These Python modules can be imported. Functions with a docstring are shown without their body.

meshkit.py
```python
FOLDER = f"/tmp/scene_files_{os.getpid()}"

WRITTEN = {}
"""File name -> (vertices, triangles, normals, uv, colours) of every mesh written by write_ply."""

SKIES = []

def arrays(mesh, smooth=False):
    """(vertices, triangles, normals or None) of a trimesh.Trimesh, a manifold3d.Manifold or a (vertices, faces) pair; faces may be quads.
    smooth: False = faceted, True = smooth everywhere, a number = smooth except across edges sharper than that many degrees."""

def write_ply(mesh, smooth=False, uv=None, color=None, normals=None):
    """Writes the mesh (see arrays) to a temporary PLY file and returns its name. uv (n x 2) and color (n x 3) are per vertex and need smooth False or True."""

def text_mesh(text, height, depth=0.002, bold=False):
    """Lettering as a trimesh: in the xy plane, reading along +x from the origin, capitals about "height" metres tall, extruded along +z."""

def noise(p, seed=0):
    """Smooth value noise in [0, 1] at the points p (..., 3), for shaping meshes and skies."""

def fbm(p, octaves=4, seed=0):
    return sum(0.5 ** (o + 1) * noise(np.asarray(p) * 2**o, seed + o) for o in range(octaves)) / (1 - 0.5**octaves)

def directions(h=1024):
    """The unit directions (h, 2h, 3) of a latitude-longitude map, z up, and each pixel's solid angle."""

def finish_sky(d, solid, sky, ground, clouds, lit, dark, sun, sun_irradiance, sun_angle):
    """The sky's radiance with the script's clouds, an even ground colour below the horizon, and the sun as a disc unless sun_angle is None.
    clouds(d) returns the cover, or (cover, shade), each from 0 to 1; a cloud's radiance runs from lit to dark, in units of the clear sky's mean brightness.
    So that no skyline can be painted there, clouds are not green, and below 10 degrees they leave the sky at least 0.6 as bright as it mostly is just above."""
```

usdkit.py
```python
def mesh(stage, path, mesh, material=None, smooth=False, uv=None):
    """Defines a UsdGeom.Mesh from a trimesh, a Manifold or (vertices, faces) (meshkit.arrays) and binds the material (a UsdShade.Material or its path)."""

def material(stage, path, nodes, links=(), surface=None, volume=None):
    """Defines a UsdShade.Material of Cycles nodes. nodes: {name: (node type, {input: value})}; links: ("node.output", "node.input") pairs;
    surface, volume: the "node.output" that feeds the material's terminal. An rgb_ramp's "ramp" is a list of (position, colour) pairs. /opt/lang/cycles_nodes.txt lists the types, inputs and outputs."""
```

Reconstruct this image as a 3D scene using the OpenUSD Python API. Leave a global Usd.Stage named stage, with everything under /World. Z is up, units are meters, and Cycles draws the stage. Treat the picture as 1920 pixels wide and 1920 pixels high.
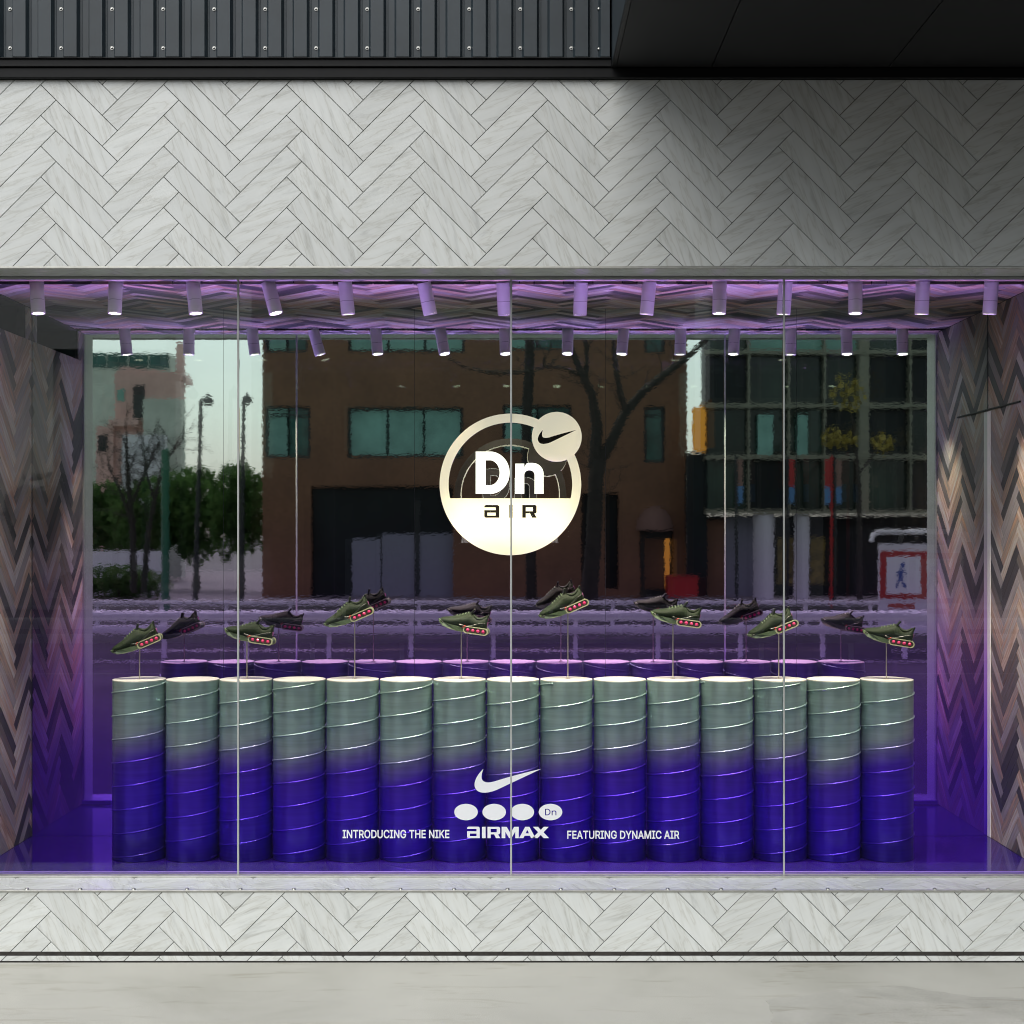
import math, random
import numpy as np, trimesh, shapely, manifold3d, meshkit, usdkit
from shapely import affinity
from shapely.geometry import Polygon, LineString, Point, box as sbox
from shapely.ops import unary_union
from pxr import Usd, UsdGeom, UsdLux, UsdShade, Gf, Sdf, Vt

R = random.Random(7)
stage = Usd.Stage.CreateInMemory()
UsdGeom.SetStageUpAxis(stage, 'Z'); UsdGeom.SetStageMetersPerUnit(stage, 1.0)
UsdGeom.Xform.Define(stage, '/World'); UsdGeom.Scope.Define(stage, '/World/Looks')

# ------------------------------------------------------------------ camera, sky, sun, exposure
F, CX, HY, EYE = 2733.0, 956.0, 1000.0, 2.32      # focal length in pixels of the photograph, vanishing point, eye height
cam = UsdGeom.Camera.Define(stage, '/World/camera')
cam.CreateHorizontalApertureAttr(36.0); cam.CreateVerticalApertureAttr(36.0)
cam.CreateFocalLengthAttr(36.0 * F / 1920); cam.CreateFStopAttr(0.0)
cam.CreateHorizontalApertureOffsetAttr((960 - CX) / 1920 * 36); cam.CreateVerticalApertureOffsetAttr((HY - 960) / 1920 * 36)
cam.CreateClippingRangeAttr(Gf.Vec2f(0.05, 2000)); cam.CreateExposureAttr(0.42)
cam.AddTranslateOp().Set((0, 0, EYE)); cam.AddRotateXOp().Set(90)

SUN = np.array([-0.30, -1.0, 1.25]); SUN /= np.linalg.norm(SUN)
dome = UsdLux.DomeLight.Define(stage, '/World/sky')
sky_mat = usdkit.material(stage, '/World/Looks/sky', {
    'sky': ('sky_texture', {'sky_type': 'single_scattering', 'sun_disc': False, 'sun_elevation': float(math.asin(SUN[2])), 'sun_rotation': float(math.atan2(SUN[0], SUN[1])), 'aerosol_density': 2.0}),
    'tc': ('texture_coordinate', {}), 'n': ('noise_texture', {'scale': 2.2, 'detail': 5, 'roughness': 0.55}),
    'r': ('rgb_ramp', {'ramp': [(0.25, (0.8, 0.8, 0.8)), (0.7, (1.0, 1.0, 1.0))]}),
    'hs': ('hsv', {'saturation': 0.36, 'value': 1.0}), 'm': ('mix', {'mix_type': 'multiply', 'fac': 1.0}),
    'bg': ('background_shader', {'strength': 0.10})},
    [('sky.color', 'hs.color'), ('tc.generated', 'n.vector'), ('n.fac', 'r.fac'), ('hs.color', 'm.color1'), ('r.color', 'm.color2'), ('m.color', 'bg.color')], surface='bg.background')
UsdShade.MaterialBindingAPI.Apply(dome.GetPrim()).Bind(sky_mat)
sun = UsdLux.DistantLight.Define(stage, '/World/sun')
sun.CreateNormalizeAttr(True); sun.CreateIntensityAttr(0.40); sun.CreateAngleAttr(72.0); sun.CreateColorAttr(Gf.Vec3f(1.0, 0.985, 0.96))
_x = np.cross([0, 0, 1], SUN); _x /= np.linalg.norm(_x); _y = np.cross(SUN, _x)
sun.AddTransformOp().Set(Gf.Matrix4d(*[float(v) for v in (*_x, 0, *_y, 0, *SUN, 0, 0, 0, 0, 1)]))

DF, DG, DM, DB = 7.88, 8.20, 9.33, 8.73           # facade, glass, mirror and drum distances
WX = 3.06                                          # half width of the shop window

def px(x, y, d):
    return np.array([(x - CX) * d / F, d, EYE + (HY - y) * d / F])
def street(x, y, v):                               # a point across the street, by where the mirror shows it and its optical distance
    return np.array([(x - CX) * v / F, 2 * DM - v, EYE + (HY - y) * v / F])

# ------------------------------------------------------------------ helpers
used = {}
def numbered(parent, name):
    k = (parent, name); n = used.get(k, 0); used[k] = n + 1
    return name if n == 0 else f'{name}_{n:03d}'
def ppath(parent):
    return '/World' if parent is None else str(parent.GetPath())
def tag(o, label=None, cat=None, group=None, kind=None):
    p = o.GetPrim() if hasattr(o, 'GetPrim') else o
    for k, v in (('label', label), ('category', cat), ('group', group), ('kind', kind)):
        if v: p.SetCustomDataByKey(k, v)
    return p
def mat4(m):
    return Gf.Matrix4d(*[float(v) for v in np.asarray(m).T.ravel()])
def thing(name, label=None, cat=None, loc=(0, 0, 0), group=None, kind=None, m=None):
    x = UsdGeom.Xform.Define(stage, '/World/' + numbered('/World', name))
    if m is not None: x.AddTransformOp().Set(mat4(m))
    else: x.AddTranslateOp().Set(Gf.Vec3d(*map(float, loc)))
    return tag(x, label, cat, group, kind)
def obj(name, mesh, mat, parent=None, smooth=False, m=None, prim_vars=None, label=None):
    b = ppath(parent)
    o = usdkit.mesh(stage, b + '/' + numbered(b, name), mesh, mat, smooth=smooth)
    if m is not None: o.AddTransformOp().Set(mat4(m))
    for k, v in (prim_vars or {}).items():
        UsdGeom.PrimvarsAPI(o).CreatePrimvar(k, Sdf.ValueTypeNames.FloatArray, 'constant').Set(Vt.FloatArray([float(v)]))
    if label: o.GetPrim().SetCustomDataByKey('label', label)
    return o.GetPrim()
cat = trimesh.util.concatenate
def bx(x0, x1, y0, y1, z0, z1):
    m = trimesh.creation.box((x1 - x0, y1 - y0, z1 - z0)); m.apply_translation(((x0 + x1) / 2, (y0 + y1) / 2, (z0 + z1) / 2)); return m
def cyl(a, b, r0, r1=None, n=16):
    a, b = np.array(a, float), np.array(b, float); r1 = r0 if r1 is None else r1
    d = b - a; L = np.linalg.norm(d); d /= L
    u = np.cross(d, [0, 0, 1] if abs(d[2]) < .9 else [1, 0, 0]); u /= np.linalg.norm(u); w = np.cross(d, u)
    t = np.linspace(0, 2 * np.pi, n, endpoint=False); ring = np.cos(t)[:, None] * u + np.sin(t)[:, None] * w
    v = np.vstack([a + ring * r0, b + ring * r1, [a], [b]]); f = []
    for i in range(n):
        j = (i + 1) % n
        f += [[i, j, n + j], [i, n + j, n + i], [2 * n, j, i], [2 * n + 1, n + i, n + j]]
    m = trimesh.Trimesh(v, f, process=False)
    return m
def tube(pts, r, n=8, closed=False, flat=1.0):
    pts = np.array(pts, float); N = len(pts); rr = np.broadcast_to(r, (N,))
    t = np.roll(pts, -1, 0) - np.roll(pts, 1, 0) if closed else np.gradient(pts, axis=0)
    t /= np.linalg.norm(t, axis=1)[:, None]
    up = np.array([0, 0, 1.0]) if abs(t[:, 2]).mean() < .8 else np.array([0, 1.0, 0])
    v, f = [], []
    for i in range(N):
        s = np.cross(t[i], up); s /= np.linalg.norm(s); q = np.cross(s, t[i])
        for k in range(n):
            a = 2 * np.pi * k / n
            v.append(pts[i] + rr[i] * (np.cos(a) * s + flat * np.sin(a) * q))
    for i in range(N if closed else N - 1):
        for k in range(n):
            a, b = i * n + k, i * n + (k + 1) % n; c, d = ((i + 1) % N) * n + (k + 1) % n, ((i + 1) % N) * n + k
            f += [[a, b, c], [a, c, d]]
    if not closed:
        for base, flip in ((0, True), ((N - 1) * n, False)):
            for k in range(1, n - 1):
                f.append([base, base + k + 1, base + k] if flip else [base, base + k, base + k + 1])
    m = trimesh.Trimesh(v, f, process=False); m.fix_normals() if False else None
    return m
def rbox(x0, x1, y0, y1, z0, z1, r, seg=3):
    s = manifold3d.Manifold.sphere(r, 4 * seg)
    pts = [s.translate((x, y, z)) for x in (x0 + r, x1 - r) for y in (y0 + r, y1 - r) for z in (z0 + r, z1 - r)]
    return trimesh.Trimesh(*meshkit.arrays(manifold3d.Manifold.batch_hull(pts))[:2], process=False)
def extr(poly, d, m=None):
    gs = getattr(poly, 'geoms', [poly])
    t = cat([trimesh.creation.extrude_polygon(g, d, engine='earcut') for g in gs if g.area > 1e-9])
    if m is not None: t.apply_transform(m)
    return t
def frame(o, e1, e2):
    m = np.eye(4); m[:3, 0] = e1; m[:3, 1] = e2; m[:3, 2] = np.cross(e1, e2); m[:3, 3] = o; return m
X, Y, Z = np.eye(3)

# ------------------------------------------------------------------ materials
def M(name, nodes, links, surface='p.BSDF'):
    return usdkit.material(stage, '/World/Looks/' + name, nodes, links, surface=surface)
def plain(name, c, rough=.5, metal=0.0, noise=0.12, scale=9.0, bump=0.0, spec=.5, coat=0.0, bscale=60.0):
    lo, hi = [max(0, v * (1 - noise)) for v in c], [min(1, v * (1 + noise)) for v in c]
    n = {'g': ('geometry', {}), 'n': ('noise_texture', {'scale': scale, 'detail': 5, 'roughness': .6}), 'r': ('rgb_ramp', {'ramp': [(.3, lo), (.7, hi)]}),
         'p': ('principled_bsdf', {'roughness': rough, 'metallic': metal, 'specular_ior_level': spec, 'coat_weight': coat})}
    l = [('g.position', 'n.vector'), ('n.fac', 'r.fac'), ('r.color', 'p.base_color')]
    if bump:
        n['n2'] = ('noise_texture', {'scale': bscale, 'detail': 4}); n['b'] = ('bump', {'strength': bump, 'distance': .004})
        l += [('g.position', 'n2.vector'), ('n2.fac', 'b.height'), ('b.normal', 'p.normal')]
    return M(name, n, l)
mats = {}
mats['grout'] = plain('grout', (.085, .088, .084), .9, bump=.3)
mats['joint'] = plain('dark_joint', (.035, .032, .028), .9, noise=.4, scale=30)
def marble(name, ang):
    return M(name, {
        'tc': ('texture_coordinate', {}), 'at': ('attribute', {'attribute': 'rnd'}),
        'mp': ('mapping', {'rotation': (0, 0, ang), 'scale': (1, 1, 1)}), 'ms': ('vector_math', {'math_type': 'multiply', 'vector2': (3.0, 22.0, 1.0)}),
        'mw': ('math', {'math_type': 'multiply', 'value2': 40.0}),
        'n': ('noise_texture', {'dimensions': '4D', 'scale': 1.0, 'detail': 7, 'roughness': .62, 'distortion': .9}),
        'r': ('rgb_ramp', {'ramp': [(0, (.43, .445, .42)), (.35, (.575, .595, .57)), (.45, (.685, .71, .685)), (.62, (.72, .745, .72)), (1, (.74, .765, .745))]}),
        'n2': ('noise_texture', {'dimensions': '4D', 'scale': .9, 'detail': 4, 'roughness': .5, 'distortion': .4}),
        'r2': ('rgb_ramp', {'ramp': [(.40, (1, 1, 1)), (.478, (.95, .945, .93)), (.5, (.80, .785, .75)), (.522, (.95, .945, .93)), (.6, (1, 1, 1))]}),
        'mu': ('mix', {'mix_type': 'multiply', 'fac': .8}),
        'tv': ('map_range', {'from_min': 0, 'from_max': 1, 'to_min': .93, 'to_max': 1.03}), 'hv': ('hsv', {}),
        'n3': ('noise_texture', {'scale': 60, 'detail': 3}), 'b': ('bump', {'strength': .03, 'distance': .002}),
        'p': ('principled_bsdf', {'roughness': .30, 'specular_ior_level': .45})},
        [('tc.object', 'mp.vector'), ('mp.vector', 'ms.vector1'), ('ms.vector', 'n.vector'), ('ms.vector', 'n2.vector'), ('at.fac', 'mw.value1'), ('mw.value', 'n.w'), ('mw.value', 'n2.w'),
         ('n.fac', 'r.fac'), ('n2.fac', 'r2.fac'), ('r.color', 'mu.color1'), ('r2.color', 'mu.color2'), ('at.fac', 'tv.value'), ('tv.result', 'hv.value'), ('mu.color', 'hv.color'), ('hv.color', 'p.base_color'),
         ('tc.object', 'n3.vector'), ('n3.fac', 'b.height'), ('b.normal', 'p.normal')])
mats['marble'] = marble('marble', math.radians(25))
mats['marble_plain'] = plain('marble_plain', (.68, .69, .67), .3, noise=.05)
def wood(name, lo, hi, streak):
    return M(name, {
        'tc': ('texture_coordinate', {}), 'at': ('attribute', {'attribute': 'rnd'}), 'mw': ('math', {'math_type': 'multiply', 'value2': 40.0}),
        'ms': ('vector_math', {'math_type': 'multiply', 'vector2': (6.0, 95.0, 1.0)}),
        'n': ('noise_texture', {'dimensions': '4D', 'scale': 1.0, 'detail': 6, 'roughness': .65, 'distortion': .5}),
        'r': ('rgb_ramp', {'ramp': [(.28, lo), (.5, [(a + b) / 2 for a, b in zip(lo, hi)]), (.72, hi)]}),
        'n2': ('noise_texture', {'dimensions': '4D', 'scale': .55, 'detail': 5, 'roughness': .6}), 'r2': ('rgb_ramp', {'ramp': [(.46, (0, 0, 0)), (.62, (1, 1, 1))]}),
        'mx': ('mix', {'mix_type': 'mix', 'color2': streak}),
        'b': ('bump', {'strength': .25, 'distance': .003}), 'p': ('principled_bsdf', {'roughness': .55})},
        [('tc.object', 'ms.vector1'), ('ms.vector', 'n.vector'), ('ms.vector', 'n2.vector'), ('at.fac', 'mw.value1'), ('mw.value', 'n.w'), ('mw.value', 'n2.w'), ('n.fac', 'r.fac'), ('n2.fac', 'r2.fac'),
         ('r2.color', 'mx.fac'), ('r.color', 'mx.color1'), ('mx.color', 'p.base_color'), ('n.fac', 'b.height'), ('b.normal', 'p.normal')])
WOODS = [wood('wood_grey', (.15, .14, .145), (.34, .325, .33), (.24, .20, .19)), wood('wood_taupe', (.21, .19, .185), (.42, .39, .37), (.34, .20, .14)),
         wood('wood_charcoal', (.018, .019, .023), (.060, .060, .068), (.045, .04, .04)), wood('wood_rust', (.23, .14, .095), (.44, .30, .22), (.52, .44, .37)),
         wood('wood_pale', (.30, .28, .26), (.54, .52, .48), (.36, .25, .18)), wood('wood_mixed', (.11, .09, .08), (.34, .29, .25), (.38, .23, .15)), wood('wood_dark', (.06, .055, .055), (.15, .14, .135), (.12, .08, .06))]
WOODW = [3.6, 3, 3.4, 2.6, 3.2, 3, 3]
mats['clad'] = plain('slate_cladding', (.024, .036, .044), .45, noise=.22, scale=3, bump=.04, bscale=300)
mats['black_metal'] = plain('black_metal', (.006, .0065, .007), .45, noise=.2, spec=.2)
mats['soffit'] = plain('soffit_black', (.013, .0135, .0145), .6, spec=.25, noise=.10, scale=3, bump=.05, bscale=200)
mats['steel'] = plain('brushed_steel', (.52, .52, .49), .32, 1.0, noise=.1, scale=40)
mats['trim'] = plain('sill_trim', (.50, .50, .46), .38, .8, noise=.12, scale=30)
mats['silicone'] = plain('silicone_joint', (.42, .44, .42), .35, noise=.08)
mats['lamp_body'] = plain('lamp_white', (.62, .60, .62), .45, noise=.03)
mats['lamp_black'] = plain('track_black', (.02, .02, .022), .5)
mats['white_trim'] = plain('white_trim', (.86, .84, .82), .45, noise=.05)
def emit(name, c, s):
    return M(name, {'e': ('emission', {'color': c, 'strength': s})}, [], 'e.emission')
mats['lens'] = emit('lamp_lens', (1.0, .90, .70), 9.0)
mats['led'] = emit('purple_led', (.50, .25, 1.0), 4.0)
# pane: clear, reflecting by angle
def pane(name, tint, ior=1.45, extra=0.0):
    return M(name, {'t': ('transparent_bsdf', {'color': tint}), 'g': ('glossy_bsdf', {'color': (.95, .97, .96), 'roughness': 0.0}), 'f': ('fresnel', {'IOR': ior}),
        'mx': ('mix_closure', {})}, [('f.fac', 'mx.fac'), ('t.BSDF', 'mx.closure1'), ('g.BSDF', 'mx.closure2')], 'mx.closure')
mats['glass'] = pane('window_glass', (.975, .985, .98), 1.29)
# mirror with a violet film that fades out upward (the film itself is coloured so)
zf = lambda y: EYE + (HY - y) * DM / F
mats['mirror'] = M('film_mirror', {
    'g': ('geometry', {}), 'sx': ('separate_xyz', {}), 'mr': ('map_range', {'from_min': zf(1570), 'from_max': zf(640), 'to_min': 0, 'to_max': 1, 'clamp': True}),
    'r': ('rgb_ramp', {'ramp': [(0, (.10, .030, .55)), (.14, (.20, .065, .76)), (.26, (.40, .18, .80)), (.38, (.54, .33, .78)), (.50, (.60, .49, .69)), (.66, (.60, .61, .61)), (.85, (.65, .75, .70)), (1, (.66, .78, .72))]}),
    'mp': ('mapping', {'scale': (34, 1, 70)}), 'n': ('noise_texture', {'scale': 1.0, 'detail': 2, 'roughness': .5}),
    'mp2': ('mapping', {'scale': (.9, 1, 1.6)}), 'n2': ('noise_texture', {'scale': 1.0, 'detail': 1}), 'ad': ('math', {'math_type': 'multiply_add', 'value2': 7.0}),
    'b': ('bump', {'strength': .0058, 'distance': .004}),
    'df': ('diffuse_bsdf', {'color': (.11, .024, .66)}), 'fr': ('rgb_ramp', {'ramp': [(0, (.26, .26, .26)), (.16, (.15, .15, .15)), (.28, (.05, .05, .05)), (.38, (.012, .012, .012)), (.46, (0, 0, 0)), (.62, (0, 0, 0)), (1, (0, 0, 0))]}), 'mx': ('mix_closure', {}),
    'p': ('principled_bsdf', {'metallic': 1.0, 'roughness': .012})},
    [('g.position', 'sx.vector'), ('sx.z', 'mr.value'), ('mr.result', 'r.fac'), ('r.color', 'p.base_color'), ('g.position', 'mp.vector'), ('mp.vector', 'n.vector'), ('mr.result', 'fr.fac'), ('fr.color', 'mx.fac'), ('p.BSDF', 'mx.closure1'), ('df.BSDF', 'mx.closure2'),
     ('g.position', 'mp2.vector'), ('mp2.vector', 'n2.vector'), ('n2.fac', 'ad.value1'), ('n.fac', 'ad.value3'), ('ad.value', 'b.height'), ('b.normal', 'p.normal')], 'mx.closure')
mats['mirror_edge'] = plain('mirror_edge', (.03, .03, .05), .4)
mats['floor'] = M('violet_floor', {'g': ('geometry', {}), 'n': ('noise_texture', {'scale': 7, 'detail': 5}), 'r': ('rgb_ramp', {'ramp': [(.3, (.010, .0015, .095)), (.7, (.015, .003, .13))]}),
    'n2': ('noise_texture', {'scale': 90, 'detail': 3}), 'mr': ('map_range', {'from_min': .3, 'from_max': .7, 'to_min': .05, 'to_max': .11}),
    'p': ('principled_bsdf', {'specular_ior_level': .6})},
    [('g.position', 'n.vector'), ('n.fac', 'r.fac'), ('r.color', 'p.base_color'), ('g.position', 'n2.vector'), ('n2.fac', 'mr.value'), ('mr.result', 'p.roughness')])
# drum foil: grey green at the top, violet below; the change of colour climbs a little to one side
DRUM_H, DRUM_R = 1.062, .1575
mats['drum'] = M('drum_foil', {
    'tc': ('texture_coordinate', {}), 'sx': ('separate_xyz', {}), 'at': ('attribute', {'attribute': 'shift'}),
    'n': ('noise_texture', {'scale': 5.0, 'detail': 3}), 'm1': ('math', {'math_type': 'multiply_add', 'value2': .07, 'value3': -.035}), 'a1': ('math', {'math_type': 'add'}),
    'm2': ('math', {'math_type': 'multiply', 'value2': -.26}), 'a2': ('math', {'math_type': 'add'}), 'a3': ('math', {'math_type': 'add'}),
    'mr': ('map_range', {'from_min': 0, 'from_max': DRUM_H, 'to_min': 0, 'to_max': 1, 'clamp': True}),
    'r': ('rgb_ramp', {'ramp': [(0, (.024, .004, .26)), (.10, (.036, .005, .44)), (.34, (.050, .008, .52)), (.47, (.066, .018, .47)), (.55, (.15, .12, .40)), (.63, (.27, .335, .39)), (.75, (.28, .395, .405)), (1, (.28, .385, .36))]}),
    'ms': ('mapping', {'scale': (3, 3, 60)}), 'n2': ('noise_texture', {'scale': 1, 'detail': 3}), 'rr': ('map_range', {'from_min': .3, 'from_max': .7, 'to_min': .29, 'to_max': .34}),
    'p': ('principled_bsdf', {'metallic': .68, 'coat_weight': .25, 'coat_roughness': .12})},
    [('tc.object', 'sx.vector'), ('tc.object', 'n.vector'), ('n.fac', 'm1.value1'), ('sx.z', 'a1.value1'), ('m1.value', 'a1.value2'), ('sx.x', 'm2.value1'), ('m2.value', 'a2.value1'), ('a1.value', 'a2.value2'),
     ('a2.value', 'a3.value1'), ('at.fac', 'a3.value2'), ('a3.value', 'mr.value'), ('mr.result', 'r.fac'), ('r.color', 'p.base_color'), ('tc.object', 'ms.vector'), ('ms.vector', 'n2.vector'), ('n2.fac', 'rr.value'), ('rr.result', 'p.roughness')])
mats['lid'] = plain('drum_lid', (.40, .40, .355), .5, noise=.03)
mats['lid_rim'] = plain('drum_lid_rim', (.10, .12, .10), .4)
mats['rod'] = plain('rod_metal', (.45, .42, .36), .35, .8)
# sneaker
mats['knit'] = plain('olive_knit', (.0085, .0155, .0060), .6, noise=.45, scale=70, bump=.5, bscale=500, spec=.16)
mats['olive_gloss'] = plain('olive_overlay', (.005, .008, .0035), .28, noise=.1)
mats['sole_green'] = plain('sole_green', (.060, .088, .045), .35, noise=.08)
mats['sole_cream'] = plain('sole_cream', (.34, .35, .21), .4, noise=.06)
mats['dark'] = plain('dark_lining', (.010, .011, .010), .8)
mats['pod'] = plain('pod_inside', (.045, .028, .022), .3)
mats['red_air'] = M('red_air', {'p': ('principled_bsdf', {'base_color': (.58, .035, .13), 'roughness': .12, 'coat_weight': .6})}, [])
mats['red'] = plain('red_accent', (.55, .04, .02), .4)
mats['badge'] = plain('heel_badge', (.40, .10, .30), .3)
mats['sign'] = M('backlit_acrylic', {'d': ('diffuse_bsdf', {'color': (.84, .82, .72)}), 't': ('translucent_bsdf', {'color': (.84, .79, .62)}), 'mx': ('mix_closure', {'fac': .45}),
    'gl': ('glossy_bsdf', {'color': (1, 1, 1), 'roughness': .3}), 'm2': ('mix_closure', {'fac': .03}), 'em': ('emission', {'color': (1.0, .95, .80), 'strength': .16}), 'ad': ('add_closure', {})},
    [('d.BSDF', 'mx.closure1'), ('t.BSDF', 'mx.closure2'), ('mx.closure', 'm2.closure1'), ('gl.BSDF', 'm2.closure2'), ('m2.closure', 'ad.closure1'), ('em.emission', 'ad.closure2')], 'ad.closure')
mats['sign_back'] = plain('sign_back', (.030, .024, .020), .7)
mats['liner'] = plain('sign_liner', (.006, .005, .004), .9, spec=.1)
mats['sign_letter'] = M('lit_letter', {'p': ('principled_bsdf', {'base_color': (.84, .83, .76), 'roughness': .4, 'emission_color': (1.0, .97, .86), 'emission_strength': .75})}, [])
mats['decal'] = plain('white_vinyl', (.84, .86, .88), .5, noise=.02)
mats['decal_violet'] = plain('violet_vinyl', (.06, .02, .40), .5)

# ------------------------------------------------------------------ tiles laid in herringbone
def herringbone(w, n, region, corner, gap):
    """Tiles (polygon, centre, angle) of w x n*w at 45 degrees that cover region; corner is the top corner of one left-leaning tile."""
    s = w / math.sqrt(2); x0, y0, x1, y1 = region.bounds
    rot = lambda u, v: np.array([(u - v) * s, (u + v) * s])
    c0 = np.array(corner) - rot(1, n)                  # so that a left-leaning tile has its origin at lattice point 0
    out = []
    mm = int((x1 - x0) / (n * 2 * s)) + 4; mc = int(((x0 + x1) / 2 - c0[0]) / (n * 2 * s))
    for m in range(mc - mm, mc + mm + 1):
        kc = int(((y0 + y1) / 2 - c0[1]) / (2 * s)); kk = int((y1 - y0) / (4 * s)) + n + 3
        for k in range(kc - kk, kc + kk + 1):
            for kind in 'HV':
                u, v = k + n * m, k - n * m
                if kind == 'H': u -= 2 * n - 1
                a, b = (n, 1) if kind == 'H' else (1, n)
                p = Polygon([rot(u, v) + c0, rot(u + a, v) + c0, rot(u + a, v + b) + c0, rot(u, v + b) + c0])
                q = p.buffer(-gap / 2, join_style=2).intersection(region)
                if q.area < 2.5e-4 * w / .1 or q.geom_type != 'Polygon': continue
                out.append((q, rot(u + a / 2, v + b / 2) + c0, math.radians(45 if kind == 'H' else 135)))
    return out
def tile_mesh(q, c, ang, t, ch):
    ca, sa = math.cos(-ang), math.sin(-ang)
    def loc(p): p = np.asarray(p)[:, :2] - c; return p @ np.array([[ca, sa], [-sa, ca]])
    q = shapely.geometry.polygon.orient(q, 1); P = np.array(q.exterior.coords)[:-1]
    keep = [i for i in range(len(P)) if np.linalg.norm(P[i] - P[i - 1]) > 1e-4]; P = P[keep]
    i2 = Polygon(P).buffer(-ch, join_style=2, mitre_limit=20)
    n = len(P); top = None
    if i2.geom_type == 'Polygon' and i2.area > 0 and len(i2.exterior.coords) - 1 == n:
        T = np.array(shapely.geometry.polygon.orient(i2, 1).exterior.coords)[:-1]
        j = np.argmin([np.abs(np.roll(T, -k, 0) - P).sum() for k in range(n)]); T = np.roll(T, -j, 0)
        if np.abs(T - P).max() < .05: top = T
    rings = [(P, 0), (P, t - ch), (top, t)] if top is not None else [(P, 0), (P, t)]
    v = np.vstack([np.column_stack([loc(r), np.full(n, z)]) for r, z in rings]); f = []
    for r in range(len(rings) - 1):
        for i in range(n):
            j = (i + 1) % n; f += [[r * n + i, r * n + j, (r + 1) * n + j], [r * n + i, (r + 1) * n + j, (r + 1) * n + i]]
    b = (len(rings) - 1) * n
    f += [[b, b + i, b + i + 1] for i in range(1, n - 1)]
    m = np.eye(4); C, S = math.cos(ang), math.sin(ang)
    m[:2, :2] = [[C, -S], [S, C]]; m[:2, 3] = c
    return trimesh.Trimesh(v, f, process=False), m
def lay(parent, name, fr, w, n, region, corner, gap, t, ch, pick, limit=300, key=None):
    tiles = herringbone(w, n, region, corner, gap)
    tiles.sort(key=key or (lambda q: -q[0].area))
    rest = []
    for i, (q, c, ang) in enumerate(tiles):
        mesh, m = tile_mesh(q, c, ang, t, ch)
        off = np.eye(4); off[2, 3] = R.uniform(-.0004, .0004)
        if i < limit: obj(name, mesh, pick(), parent, m=fr @ off @ m, prim_vars={'rnd': R.random()})
        else: mesh.apply_transform(fr @ off @ m); rest.append(mesh)
    if rest: tag(obj('more_' + name + 's', cat(rest), pick(), parent, prim_vars={'rnd': .4}), kind='stuff')
    return len(tiles)
woods = lambda: R.choices(WOODS, WOODW)[0]

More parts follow.
